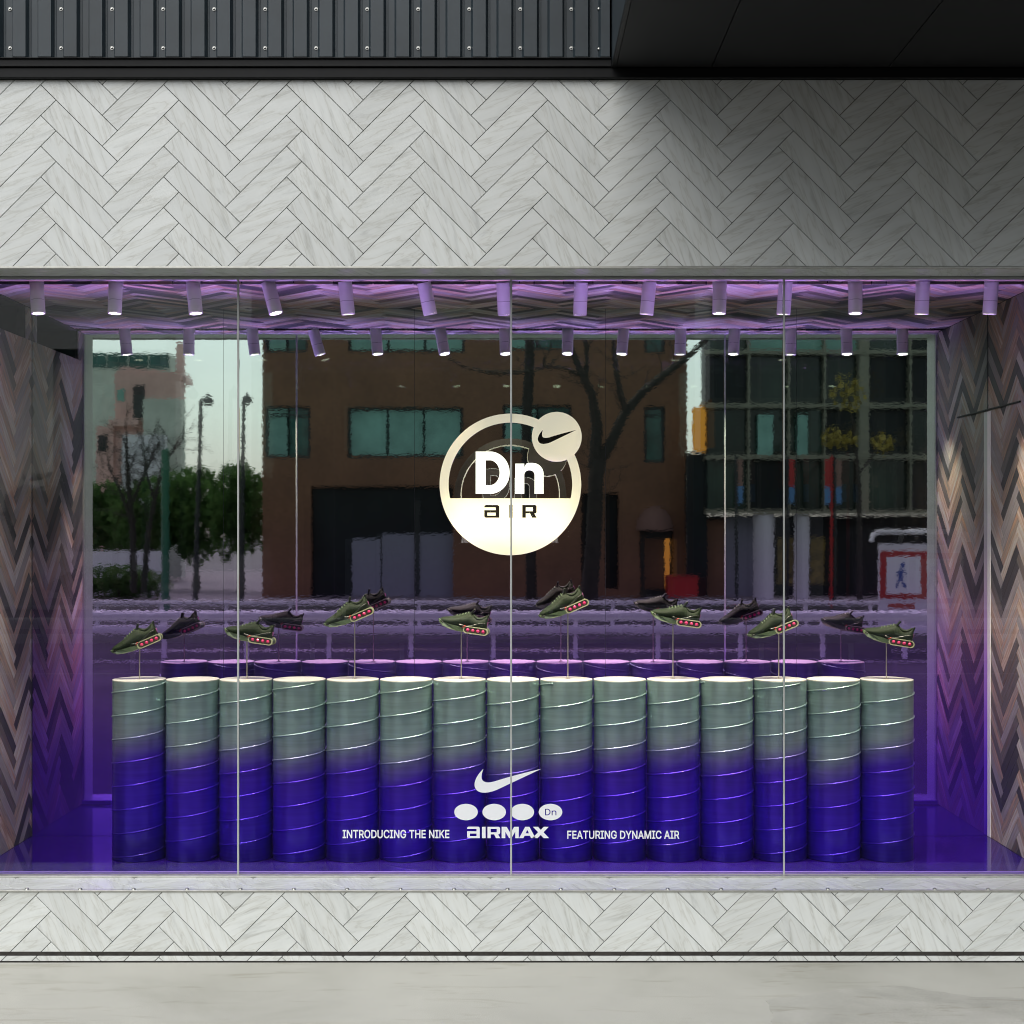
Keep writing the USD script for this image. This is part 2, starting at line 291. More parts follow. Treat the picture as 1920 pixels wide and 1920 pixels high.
# ------------------------------------------------------------------ ground, road
def concrete(name, c1, c2, c3, sc):
    return M(name, {'g': ('geometry', {}), 'n': ('noise_texture', {'scale': .8 * sc, 'detail': 6, 'roughness': .6, 'distortion': .4}), 'r': ('rgb_ramp', {'ramp': [(.32, c1), (.5, c2), (.66, c3)]}),
        'mp': ('mapping', {'scale': (1.3, 7, 1)}), 'n2': ('noise_texture', {'scale': 1.0 * sc, 'detail': 6, 'roughness': .65, 'distortion': 1.0}), 'r2': ('rgb_ramp', {'ramp': [(.34, (.84, .82, .78)), (.43, (1, 1, 1)), (1, (1, 1, 1))]}),
        'mu': ('mix', {'mix_type': 'multiply', 'fac': .8}), 'n3': ('noise_texture', {'scale': 150, 'detail': 5, 'roughness': .7}), 'r3': ('rgb_ramp', {'ramp': [(.3, (.72, .72, .72)), (.7, (1.12, 1.12, 1.12))]}), 'm3': ('mix', {'mix_type': 'multiply', 'fac': .7}),
        'b': ('bump', {'strength': .35, 'distance': .003}), 'p': ('principled_bsdf', {'roughness': .9, 'specular_ior_level': .12})},
        [('g.position', 'n.vector'), ('n.fac', 'r.fac'), ('g.position', 'mp.vector'), ('mp.vector', 'n2.vector'), ('n2.fac', 'r2.fac'), ('r.color', 'mu.color1'), ('r2.color', 'mu.color2'),
         ('g.position', 'n3.vector'), ('n3.fac', 'r3.fac'), ('mu.color', 'm3.color1'), ('r3.color', 'm3.color2'), ('m3.color', 'p.base_color'), ('n3.fac', 'b.height'), ('b.normal', 'p.normal')])
mats['pave'] = concrete('pale_concrete', (.45, .445, .395), (.52, .515, .465), (.56, .555, .50), 1.2)
mats['far_pave'] = concrete('far_paving', (.22, .21, .20), (.28, .27, .26), (.33, .32, .31), 1.0)
mats['asphalt'] = concrete('asphalt', (.022, .022, .024), (.032, .032, .034), (.044, .044, .045), 2.0)
mats['kerb'] = plain('kerb_stone', (.45, .45, .43), .8, bump=.3)
mats['paint'] = plain('road_paint', (.72, .72, .70), .6, noise=.15, scale=20)
mats['earth'] = plain('far_ground', (.12, .12, .11), .9)
YK, YF = 2 * DM - 26.4, 2 * DM - 50.0              # near and far kerb lines
tag(obj('ground', bx(-600, 600, -620, 200, -.40, -.17), mats['earth']), 'flat grey ground running out beyond the street', 'ground', kind='structure')
tag(obj('pavement', bx(-60, 60, 6.25, 30, -.14, 0), mats['pave']), 'pale stained concrete pavement in front of the shop window', 'pavement', kind='structure')
mats['dark_pave'] = concrete('dark_paving', (.055, .053, .052), (.075, .073, .071), (.095, .092, .09), 1.0)
tag(obj('outer_pavement', bx(-60, 60, YK + .16, 6.246, -.14, -.002), mats['dark_pave']), 'darker pavement between the pale concrete and the road', 'pavement', kind='structure')
tag(obj('road', bx(-300, 300, YF, YK, -.165, -.14), mats['asphalt']), 'dark asphalt road reflected in the mirror behind the drums', 'road', kind='structure')
tag(obj('far_pavement', bx(-60, 60, YF - 40, YF - .16, -.14, 0.0), mats['far_pave']), 'grey pavement on the far side of the street', 'pavement', kind='structure')
def gxy(x, y): d = EYE * F / (y - HY); return ((x - CX) * d / F, d)
_p = Polygon([gxy(*q) for q in ((1442, 1878), (1500, 1866), (1560, 1858), (1620, 1851), (1690, 1849), (1760, 1858), (1840, 1872), (1935, 1876), (1990, 1900), (1990, 1985), (1470, 1985), (1455, 1920))])
_q = np.array([_p.exterior.interpolate(t, True).coords[0] for t in np.linspace(0, 1, 160, endpoint=False)]); _q += (np.column_stack([meshkit.fbm(np.column_stack([_q * 9, _q[:, :1] * 0]), 3, 1), meshkit.fbm(np.column_stack([_q * 9, _q[:, :1] * 0 + 5]), 3, 2)]) - .5) * .10
mats['patch'] = concrete('worn_concrete', (.40, .395, .355), (.475, .47, .425), (.53, .525, .48), 2.0)
tag(obj('pavement_patch', extr(Polygon(_q).buffer(0), .0025, frame((0, 0, -.001), X, Y)), mats['patch']), 'rougher, slightly darker worn patch of concrete at the lower right', 'pavement', kind='structure')
for nm, y, lb in (('near_kerb', YK, 'pale kerb stones on the near side of the road'), ('far_kerb', YF - .16, 'pale kerb stones on the far side of the road')):
    k = thing(nm, lb, 'kerb', kind='structure')
    for i in range(-14, 15): obj('kerb_stone', bx(i * 1.2 + .004, i * 1.2 + 1.196, y, y + .16, -.145, .006), mats['kerb'], k)
mk = thing('lane_markings', 'white lane lines painted along the asphalt road', 'road marking', kind='structure')
for y in (YK - .35, YF + .5): obj('edge_line', bx(-60, 60, y, y + .15, -.138, -.136), mats['paint'], mk)
for i in range(-5, 6):
    for y in (YK - 4.2, YF + 5.0): obj('lane_dash', bx(i * 8, i * 8 + 5, y, y + .15, -.138, -.136), mats['paint'], mk)

# ------------------------------------------------------------------ the shop front
FS = DF / F                                        # metres per photo pixel on the facade
zF = lambda y: EYE + (HY - y) * FS
xF = lambda x: (x - CX) * FS
TW = 40.75 * FS; T = .010
HALF = 3.6
wl = thing('marble_fascia', 'wide band of white veined marble tiles in herringbone above the shop window', 'wall')
z0, z1 = zF(499), zF(150)
obj('grout_bed', bx(-HALF - .002, HALF + .002, DF + T - .0035, DF + .30, z0 + .012, z1 + .02), mats['grout'], wl)
lay(wl, 'marble_tile', frame((0, DF + T, 0), X, Z), TW, 4, sbox(-HALF, z0, HALF, z1), (xF(105), zF(187.5)), .0036, T, .0008, lambda: mats['marble'])
obj('bottom_trim', rbox(-HALF, HALF, DF - .003, DF + .012, z0 - .014, z0 - .001, .003), mats['trim'], wl)
sf = thing('marble_lintel', 'underside of the marble band over the glass, tiles seen edge on', 'lintel')
obj('grout_bed', bx(-HALF, HALF, DF + .013, DG + .05, z0 + .001, z0 + .011), mats['grout'], sf)
lay(sf, 'marble_tile', frame((0, 0, z0 + .0055), X, -Y), TW, 4, sbox(-HALF, -DG + .02, HALF, -DF - .0125), (xF(150), -DF - .1), .0034, .007, .0008, lambda: mats['marble'])
# base wall
bw = thing('marble_base_wall', 'low wall of white veined marble herringbone tiles under the shop window', 'wall')
zb0, zb1 = zF(1784.5), zF(1672.5)
obj('grout_bed', bx(-HALF - .002, HALF + .002, DF + T - .0035, DF + .33, .004, zb1 - .16), mats['grout'], bw)
obj('grout_bed', bx(-HALF - .002, HALF + .002, DF + T - .0035, DF + .2, zb1 - .1595, zb1 - .002), mats['grout'], bw)
lay(bw, 'marble_tile', frame((0, DF + T, 0), X, Z), TW, 4, sbox(-HALF, zb0, HALF, zb1), (xF(95.7), zF(1708.3)), .0036, T, .0008, lambda: mats['marble'])
lay(bw, 'skirting_tile', frame((0, DF + T, 0), X, Z), TW, 4, sbox(-HALF, zF(1802), HALF, zF(1792.5)), (xF(95.7), zF(1708.3)), .0036, T, .0008, lambda: mats['marble'])
obj('dark_joint', bx(-HALF, HALF, DF + .002, DF + T + .01, zF(1791.8), zF(1785)), mats['joint'], bw)
obj('dark_joint', bx(-HALF, HALF, DF - .003, DF + T + .01, .0005, zF(1802.6)), mats['joint'], bw)
# sill
sl = thing('window_sill', 'marble tiled sill with steel edge strip and domed screws under the glass', 'sill')
ZS = .388
obj('grout_bed', bx(-HALF, HALF, DF + .012, DG + .011, zb1 - .001, ZS - .004), mats['grout'], sl)
lay(sl, 'marble_tile', frame((0, 0, ZS - .007), X, Y), TW, 4, sbox(-HALF, DF + .0135, HALF, DG - .022), (xF(140), DF + .2), .0034, .007, .0008, lambda: mats['marble'])
obj('edge_strip', rbox(-HALF, HALF, DF - .006, DF + .0125, zb1 - .001, ZS + .0035, .003), mats['trim'], sl)
for i in range(-12, 13):
    s = trimesh.creation.icosphere(2, .0115); s.apply_scale((1, 1, .8)); s.apply_translation((xF(955 + 100.3 * i) - .01, DF + .014, ZS + .003)); obj('domed_screw', s, mats['steel'], sl, smooth=True)
# glazing
gz = thing('window_glazing', 'row of tall glass panes with thin grey joints filling the shop window', 'window')
ZG1 = EYE + (HY - 522) * DG / F
xs = [-WX] + [(v - CX) * DG / F for v in (446.5, 958.3, 1470)] + [WX]
for a, b in zip(xs[:-1], xs[1:]):
    obj('glass_pane', bx(a + .006, b - .006, DG, DG + .012, ZS - .005, ZG1 + .02), mats['glass'], gz)
for a in xs[1:-1]: obj('glass_joint', rbox(a - .0055, a + .0055, DG - .004, DG + .016, ZS - .006, ZG1 + .01, .003), mats['silicone'], gz)
obj('bottom_channel', rbox(-WX, WX, DG - .02, DG + .03, ZS - .004, ZS + .010, .003), mats['trim'], gz)
obj('head_channel', rbox(-WX, WX, DG - .012, DG + .022, ZG1 - .006, ZG1 + .010, .003), mats['silicone'], gz)
for s in (-1, 1): obj('side_channel', bx(s * WX - .01, s * WX + .01, DG - .012, DG + .02, ZS, ZG1), mats['silicone'], gz)

# display room -------------------------------------------------
ZC, ZFL = ZG1 + .004, .383
obj_floor = thing('display_floor', 'glossy violet floor of the window display', 'floor', kind='structure')
obj('floor_slab', bx(-WX, WX, DG + .107, DM + .02, ZFL - .06, ZFL), mats['floor'], obj_floor); obj('floor_strip', bx(-WX, WX, DG + .012, DG + .0715, ZFL - .06, ZFL), mats['floor'], obj_floor)
mats['upstand'] = plain('violet_upstand', (.16, .10, .42), .3)
obj('front_upstand', rbox(-WX + .001, WX - .001, DG + .030, DG + .042, ZFL + .0005, ZFL + .028, .003), mats['upstand'], obj_floor)
for i in range(-14, 15):
    c = cyl((i * .2 + .05, DG + .13, ZFL - .001), (i * .2 + .05, DG + .13, ZFL + .004), .006, n=8); obj('floor_screw', c, mats['steel'], obj_floor)
# side walls
for side in (-1, 1):
    w_ = thing('display_side_wall', ('left' if side < 0 else 'right') + (' side wall of wood-look herringbone planks with a dark slot below the ceiling' if side < 0 else ' side wall of wood-look herringbone planks beside the white corner strip'), 'wall')
    reg = sbox(DG + .022, ZFL + .002, DM - .004, ZC - .002)
    if side < 0:
        regs = [sbox(DG + .022, ZFL + .002, DM - .004, 3.551), sbox(DG + .022, 3.553, 8.319, ZC - .002), sbox(9.226, 3.553, DM - .004, ZC - .002)]; fr = frame((-WX - .008, 0, 0), Y, Z); corner = (9.32, 3.52)
        obj('backing', extr(sbox(DG + .021, .2, DM + .3, ZC + .3).difference(sbox(8.32, 3.552, 9.225, ZC - .001)), .05, frame((-WX - .0605, 0, 0), Y, Z)), mats['joint'], w_)
        obj('slot_recess', cat([bx(-WX - .5, -WX - .47, 8.3, 9.25, 3.5, ZC + .05), bx(-WX - .5, -WX - .061, 9.225, 9.25, 3.5, ZC + .05), bx(-WX - .5, -WX - .061, 8.3, 8.32, 3.5, ZC + .05),
             bx(-WX - .5, -WX - .061, 8.32, 9.225, 3.53, 3.552), bx(-WX - .47, -WX - .061, 8.32, 9.225, ZC + .001, ZC + .05)]), mats['slot'] if 'slot' in mats else mats.setdefault('slot', plain('slot_grey', (.030, .029, .020), .8)), w_)
    else:
        fr = frame((WX + .008, 0, 0), -Y, Z); corner = (-9.32, 3.42); regs = [affinity.scale(reg, -1, 1, origin=(0, 0))]
        obj('backing', bx(WX + .0105, WX + .06, DG + .021, DM + .3, .2, ZC + .3), mats['joint'], w_)
    for reg in regs: lay(w_, 'wood_tile', fr, .066, 6, reg, corner, .0016, .008, .0006, woods)
# ceiling with a slot for the lamp track
DS0, DS1 = 8.315, 8.425
cl = thing('display_ceiling', 'ceiling of wood-look herringbone planks washed with purple light', 'ceiling')
key = lambda q: abs(q[1][0]) + (0 if -q[1][1] > 8.5 else .6)
lay(cl, 'wood_tile', frame((0, 0, ZC + .008), X, -Y), .058, 7, sbox(-WX + .002, -DM + .004, WX - .002, -DS1), (0.05, -9.3), .0016, .008, .0006, woods, 340, key)
lay(cl, 'wood_tile', frame((0, 0, ZC + .008), X, -Y), .058, 7, sbox(-WX + .002, -DS0, WX - .002, -DG - .014), (0.05, -9.3), .0016, .008, .0006, woods, 90, key)
obj('slab', cat([bx(-WX - .06, WX + .06, DG + .01, DS0 - .002, ZC + .0085, ZC + .10), bx(-WX - .06, WX + .06, DS1 + .0015, DM + .05, ZC + .0085, ZC + .10), bx(-WX - .06, WX + .06, DS0 - .002, DS1 + .0015, ZC + .07, ZC + .10)]), mats['joint'], cl)
x = -WX
while x < WX:
    d = R.choice([.085, .17, .23, .30]); obj('slot_edge_tile', bx(x + .004, min(x + d, WX) - .004, DS1 - .006, DS1 + .001, ZC + .0005, ZC + .028), woods(), cl, prim_vars={'rnd': R.random()}); x += d
# mirror: five tall panels
mr = thing('mirror_wall', 'mirrored back wall of tall panels fading from clear to violet', 'mirror')
e = np.linspace(-WX + .003, WX - .003, 6)
for a, b in zip(e[:-1], e[1:]):
    obj('mirror_panel', bx(a + .0012, b - .0012, DM, DM + .006, ZFL + .001, ZC - .001), mats['mirror'], mr)
obj('backing', bx(-WX - .06, WX + .06, DM + .0065, DM + .08, .1, ZC + .3), mats['mirror_edge'], mr)
ct = thing('corner_strip', 'white vertical strip in the corner of right side wall and mirror', 'trim')
obj('strip', rbox(WX - .006, WX - .0005, DM - .062, DM - .002, ZFL + .002, 3.10, .002), mats['white_trim'], ct)
tag(obj('wall_rail', rbox(WX - .014, WX - .001, 8.72, DM - .002, 3.103, 3.115, .004), mats['black_metal']), 'thin black horizontal rail on the right side wall above the white strip', 'rail')

# purple LED grazer recessed in a narrow channel of the floor along the glass, washing the front of the ceiling
led = thing('led_channel', 'narrow recessed channel with purple light line along the front edge of the floor', 'light')
LY0, LY1, LDEP = DG + .075, DG + .103, .13
obj('channel_wall', bx(-WX + .02, WX - .02, LY0 - .003, LY0 - .0005, ZFL - LDEP, ZFL - .001), mats['lamp_black'], led)
obj('channel_wall', bx(-WX + .02, WX - .02, LY1 + .0005, LY1 + .003, ZFL - LDEP, ZFL - .001), mats['lamp_black'], led)
obj('louvre_blades', cat([bx(-WX + .03 + i * .05, -WX + .0315 + i * .05, LY0, LY1, ZFL - LDEP + .01, ZFL - .004) for i in range(121)]), mats['lamp_black'], led)
obj('light_line', bx(-WX + .03, WX - .03, LY0 + .001, LY1 - .001, ZFL - LDEP - .004, ZFL - LDEP - .001), mats['led'], led)
for i in range(4):
    L = UsdLux.RectLight.Define(stage, str(led.GetPath()) + f'/purple_light_{i + 1:03d}'); L.CreateWidthAttr(1.4); L.CreateHeightAttr(.024)
    L.CreateColorAttr(Gf.Vec3f(.52, .27, 1.0)); L.CreateIntensityAttr(2500.0)
    L.AddTransformOp().Set(mat4(frame((-2.18 + i * 1.453, (LY0 + LY1) / 2, ZFL - LDEP + .002), X, -Y)))

# spot lamps -------------------------------------------------
LAMPS = [(68, 73, -4), (217, 216, -3), (361, 368, -4), (500, 518, -6), (646, 652, 6), (793, 806, 10), (943, 946, 13), (1090, 1088, 13), (1219, 1213, 8), (1350, 1348, -2), (1474, 1470, 6), (1604, 1603, -3), (1731, 1730, 7), (1860, 1858, 8)]
DL = 8.375
LAMP_POWER = 16500.0
WHERE = ['at the far left end of the row', 'second from the left end', 'third from left, leaning slightly right', 'leaning strongly right left of the first glass joint'.replace('left of', 'just right of'), 'fifth from left, lens turned to the mirror', 'leaning right toward the mirror, before the middle joint',
         'straight, touching the middle glass joint on its left', 'straight, first right of the middle glass joint', 'leaning left, second right of the middle joint', 'third right of the middle joint, lens edge glowing', 'behind the rightmost glass joint', 'first right of the rightmost joint, lens edge glowing', 'next to last at the right end', 'at the far right end of the row']
lathe_t = np.linspace(0, 2 * np.pi, 28, endpoint=False)
for i, (xt, xb, pit) in enumerate(LAMPS):
    top = np.array([(xt - CX) * DL / F, DL, ZC + .03]); bot = np.array([(xb - CX) * DL / F, DL + .183 * math.tan(math.radians(pit)), ZC - .172])
    d = (bot - top) / np.linalg.norm(bot - top)
    lp = thing('spot_lamp', 'white cylindrical spot lamp ' + WHERE[i], 'lamp', group='spot lamps hanging under the ceiling')
    r = .0395; base = bot - d * .18; g = bot - d * .072
    obj('housing', cat([cyl(base, g - d * .001, r, n=28), cyl(g + d * .001, bot, r, n=28)]), mats['lamp_body'], lp, smooth=40)
    obj('seam_ring', cyl(g - d * .0012, g + d * .0012, r - .0015, n=28), mats['lamp_black'], lp)
    u = np.cross(d, X); u /= np.linalg.norm(u); v = np.cross(d, u)
    ring = bot + d * .0035 + (np.cos(lathe_t)[:, None] * u + np.sin(lathe_t)[:, None] * v) * (r - .004)
    obj('lens_rim', tube(ring, .0035, 6, True), mats['lamp_body'], lp, smooth=True)
    obj('lens', cyl(bot + d * .0002, bot + d * .0035, r - .007, n=24), mats['lens'], lp)
    sd = 1 if i < 7 else -1
    obj('bracket', rbox(top[0] + sd * .036 - .006, top[0] + sd * .036 + .006, DL - .012, DL + .012, ZC - .028, ZC + .05, .003), mats['lamp_body'], lp)
    L = UsdLux.SphereLight.Define(stage, str(lp.GetPath()) + '/lamp_light'); L.CreateRadiusAttr(.014); L.CreateColorAttr(Gf.Vec3f(1.0, .88, .69)); L.CreateIntensityAttr(LAMP_POWER)
    sh = UsdLux.ShapingAPI.Apply(L.GetPrim()); sh.CreateShapingConeAngleAttr(30.0); sh.CreateShapingConeSoftnessAttr(.6)
    aim = d.copy(); zax = -aim; xax = np.cross(Y, zax); xax /= np.linalg.norm(xax); yax = np.cross(zax, xax)
    L.AddTransformOp().Set(mat4(np.vstack([np.column_stack([xax, yax, zax, bot + d * .02]), [0, 0, 0, 1]])))
trk = obj('lamp_track', bx(-WX + .01, WX - .01, DL - .018, DL + .018, ZC + .030, ZC + .066), mats['lamp_black'])
tag(trk, 'black lamp track inside the ceiling slot', 'track')

# ------------------------------------------------------------------ drums
rib_y = [1300, 1314, 1320, 1294, 1320, 1301, 1315, 1322, 1328, 1318, 1321, 1324, 1293, 1296, 1318]   # where each first rib meets the left edge
shift = [-.10, -.02, -.045, .02, -.03, .03, .0, .03, .005, -.035, -.05, -.02, -.03, .045, -.075]
DLAB = ['leftmost drum in the row, changing colour lowest', 'second drum from the left', 'drum behind the left glass joint', 'fourth drum from the left', 'drum under the third sneaker from left', 'sixth drum from the left, violet starting high', 'drum under the fourth sneaker, behind the white swoosh decal', 'drum behind the middle glass joint', 'drum under the fifth sneaker, behind the oval reading Dn',
        'first drum right of the fifth sneaker', 'drum under the sixth sneaker from left', 'drum between the sixth and seventh sneakers', 'drum behind the rightmost glass joint', 'next to last drum on the right', 'rightmost drum in the row']
DXC = [(261.3 + 100.07 * i - CX) * DB / F for i in range(15)]
PITCH = .1395
for i, xc in enumerate(DXC):
    dr = thing('display_drum', 'grey-green to violet spiral-ribbed cylinder, ' + DLAB[i], 'drum', (xc, DB, ZFL), 'spiral drums standing in a row')
    H = DRUM_H; n = 64; t = np.linspace(0, 2 * np.pi, n, endpoint=False)
    pr = [(DRUM_R - .004, .0), (DRUM_R, .004)] + [(DRUM_R, H * k / 8) for k in range(1, 8)] + [(DRUM_R, H - .004), (DRUM_R - .003, H)]
    v = np.vstack([np.column_stack([np.cos(t) * r, np.sin(t) * r, np.full(n, z)]) for r, z in pr]); f = []
    for k in range(len(pr) - 1):
        for q in range(n):
            w = (q + 1) % n; f += [[k * n + q, k * n + w, (k + 1) * n + w], [k * n + q, (k + 1) * n + w, (k + 1) * n + q]]
    obj('body', trimesh.Trimesh(v, f, process=False), mats['drum'], dr, smooth=40, prim_vars={'shift': shift[i]})
    obj('lid', cyl((0, 0, H - .003), (0, 0, H + .003), DRUM_R - .0015, n=64), mats['lid'], dr, smooth=40)
    zz = EYE - (rib_y[i] - HY) * DB / F - ZFL                      # height of the first rib at the left edge (angle pi)
    a = []
    th0 = None
    for k in range(-3, 12):
        pass
    # the rib climbs from left to right over the front: the height falls with angle from 2 pi (right) to pi (left)
    ths = np.arange(-40, 400) * 0.1
    hs = zz + (ths - math.pi) * PITCH / (2 * math.pi)
    for turn in range(1):
        full = np.arange(-20 * math.pi, 4 * math.pi, .11); hz = zz + (full - math.pi) * PITCH / (2 * math.pi)
        ok = (hz > .012) & (hz < H - .010); full, hz = full[ok], hz[ok]
        pts = np.column_stack([np.cos(full) * (DRUM_R + .0005), np.sin(full) * (DRUM_R + .0005), hz])
        obj('spiral_rib', tube(pts, .0050, 8), mats['drum'], dr, smooth=True, prim_vars={'shift': shift[i]})

# ------------------------------------------------------------------ sneakers on rods
def loft(st, n=22, p=2.4):
    v, f = [], []
    for (x, w, b, h) in st:
        for k in range(n):
            a = 2 * math.pi * k / n; c, s = math.cos(a), math.sin(a)
            yy = w * math.copysign(abs(c) ** (2 / p), c); s2 = math.copysign(abs(s) ** (2 / (p if s < 0 else 2.0)), s)
            if s > 0: yy *= (1 - .38 * s ** 2)
            v.append((x, yy, (b + h) / 2 + (h - b) / 2 * s2))
    N = len(st)
    for i in range(N - 1):
        for k in range(n):
            a, b2 = i * n + k, i * n + (k + 1) % n; c, d = (i + 1) * n + (k + 1) % n, (i + 1) * n + k
            f += [[a, c, b2], [a, d, c]]
    for base, fl in ((0, 0), ((N - 1) * n, 1)):
        for k in range(1, n - 1): f.append([base, base + k, base + k + 1][::(-1 if fl else 1)])
    m = trimesh.Trimesh(v, f, process=False); m.fix_normals(); return m
ip = lambda xs, ys, x: np.interp(x, xs, ys)
SX = np.linspace(-.147, .140, 34)
top = lambda x: float(ip([-.147, -.140, -.12, -.08, -.03, .01, .03, .05, .075, .10, .118, .132, .140], [.040, .050, .058, .069, .088, .106, .112, .103, .094, .098, .110, .112, .085], x))
bot = lambda x: float(ip([-.147, -.135, -.06, .02, .08, .14], [.026, .020, .017, .022, .030, .036], x))
_t0 = top
top = lambda x: _t0(x) + max(0, _t0(x) - .045) * .20
wid = lambda x: float(ip([-.147, -.140, -.125, -.09, -.05, .0, .05, .10, .13, .140], [.008, .022, .036, .046, .048, .043, .038, .037, .030, .014], x))
PUPPER = loft([(x, wid(x), bot(x), top(x)) for x in SX])
def prism(poly, y0, y1):
    m = extr(poly, y1 - y0); m.apply_transform(frame((0, y1, 0), X, Z)); return m
sole_front = Polygon([(-.152, .040), (-.146, .026), (-.12, .012), (-.08, .004), (-.03, .002), (.012, .006), (.016, .022), (-.03, .026), (-.09, .026), (-.135, .036)]).buffer(.003).buffer(-.0015)
out_front = Polygon([(-.150, .034), (-.12, .009), (-.08, .0005), (-.03, -.002), (.02, .002), (.02, .007), (-.03, .004), (-.08, .006), (-.12, .015), (-.147, .038)])
def taper(m, fac=1.0):
    v = m.vertices; s = np.array([max(wid(min(max(x, -.143), .135)), .012) for x in v[:, 0]]) * fac / .05; v[:, 1] *= s; return m
stad = LineString([(.030, .020), (.137, .032)]).buffer(.0215)
stad_in = LineString([(.032, .0205), (.135, .0318)]).buffer(.0165)
SP = {}
SP['upper'] = (PUPPER, 'knit', 50)
SP['midsole'] = (taper(prism(sole_front, -.053, .053)), 'sole_green', 30)
SP['outsole'] = (taper(prism(out_front, -.051, .051)), 'sole_cream', 30)
SP['heel_cushion'] = (prism(stad.buffer(-.003), -.043, .043), 'sole_green', 40)
opening = []
hx = np.linspace(0, 2 * np.pi, 28, endpoint=False)
for a in hx:
    xx = .083 + .040 * math.cos(a); opening.append((xx, .023 * math.sin(a), top(min(max(xx, .04), .125)) - .002 - .006 * abs(math.sin(a))))
SP['collar'] = (tube(opening, .0058, 8, True), 'knit', True)
c = np.array(opening).mean(0) - [0, 0, .004]
SP['lining'] = (trimesh.Trimesh(np.vstack([np.array(opening), [c]]), [[i, (i + 1) % 28, 28] for i in range(28)], process=False), 'dark', False)
tg = rbox(-.006, .006, -.021, .021, -.012, .034, .005); tg.apply_transform(trimesh.transformations.rotation_matrix(math.radians(28), Y)); tg.apply_translation((.032, 0, .118))
SP['tongue'] = (tg, 'olive_gloss', 40)
ht = rbox(-.005, .005, -.014, .014, -.014, .018, .004); ht.apply_transform(trimesh.transformations.rotation_matrix(math.radians(8), Y)); ht.apply_translation((.133, 0, .118))
SP['heel_tab'] = (ht, 'olive_gloss', 40)
toe = loft([(x, wid(x) + .002, bot(x) - .001, bot(x) + (top(x) - bot(x)) * k) for x, k in zip(np.linspace(-.148, -.118, 8), np.linspace(.95, .45, 8))])
SP['toe_cap'] = (toe, 'olive_gloss', 50)
def sneaker(idx, cx_, cy_, tilt, yaw, label):
    root = thing('sneaker', label, 'shoe', group='olive sneakers on thin rods')
    m0 = trimesh.transformations.rotation_matrix(math.radians(yaw), Z) @ trimesh.transformations.rotation_matrix(math.radians(tilt), -Y)
    m0[:3, 3] = [(cx_ - CX) * DB / F, DB, EYE + (HY - cy_) * DB / F]
    UsdGeom.Xformable(root).ClearXformOpOrder(); root.RemoveProperty('xformOp:translate'); UsdGeom.Xformable(root).AddTransformOp().Set(mat4(m0))
    made = {}
    for k, (mesh, mt, sm) in SP.items(): made[k] = obj(k, mesh, mats[mt], root, smooth=sm)
    for s in (-1, 1):
        ya, yb = (-.0455, -.0400) if s < 0 else (.0400, .0455)
        obj('cushion_rim', prism(stad.difference(stad_in), ya, yb), mats['sole_cream'], made['heel_cushion'], smooth=40)
        obj('cushion_window', prism(stad_in, s * .0425 - .0006, s * .0425 + .0006), mats['pod'], made['heel_cushion'])
        for k in range(4):
            b = trimesh.creation.icosphere(2, .0112); b.apply_translation((.037 + .0308 * k, s * .0375, .0208 + .00345 * k)); obj('air_unit', b, mats['red_air'], made['heel_cushion'], smooth=True)
        sw = LineString([(-.02, .040), (.02, .034), (.06, .052), (.10, .074), (.13, .082)])
        pts = [(px_, s * (wid(px_) * .985 + .0005), pz) for px_, pz in [sw.interpolate(t, True).coords[0] for t in np.linspace(0, 1, 14)]]
        obj('side_overlay', tube(pts, np.linspace(.006, .0035, 14), 8), mats['olive_gloss'], root, smooth=True)
        rd = trimesh.creation.icosphere(2, 1); rd.apply_scale((.011, .004, .0055)); rd.apply_transform(trimesh.transformations.rotation_matrix(math.radians(-35), Y)); rd.apply_translation((.010, s * .043, .034)); obj('red_accent', rd, mats['red'], root, smooth=True)
    for k in range(5):
        xx = -.048 + .016 * k; z_ = top(xx) - .001
        pts = [(xx - .002, .020 * c_, z_ - .010 * c_ * c_ + .003) for c_ in np.linspace(-1, 1, 7)]
        obj('lace', tube(pts, .0030, 6), mats['sole_green'], root, smooth=True)
    hb = rbox(.136, .1415, -.012, .012, .066, .090, .0025); obj('heel_badge', hb, mats['badge'], root)
SH = [(213, 303, 1222, 17, 'leftmost olive sneaker, toe pointing down'), (417, 512, 1181, -14, 'olive sneaker behind the left glass joint, toe raised'), (607, 705, 1172, 17, 'third olive sneaker from left, toe pointing down'), (816, 916, 1163, -14, 'olive sneaker left of the middle joint, toe raised'),
      (1008, 1108, 1156, 17, 'highest olive sneaker, right of the middle joint, toe pointing down'), (1216, 1311, 1149, -14, 'sixth olive sneaker from left, toe raised'), (1400, 1498, 1192, 15, 'olive sneaker behind the right glass joint, toe pointing down'), (1618, 1705, 1184, -15, 'rightmost olive sneaker, toe raised')]
RODX = [261.7, 463, 665, 865, 1064.7, 1261.7, 1460, 1662]
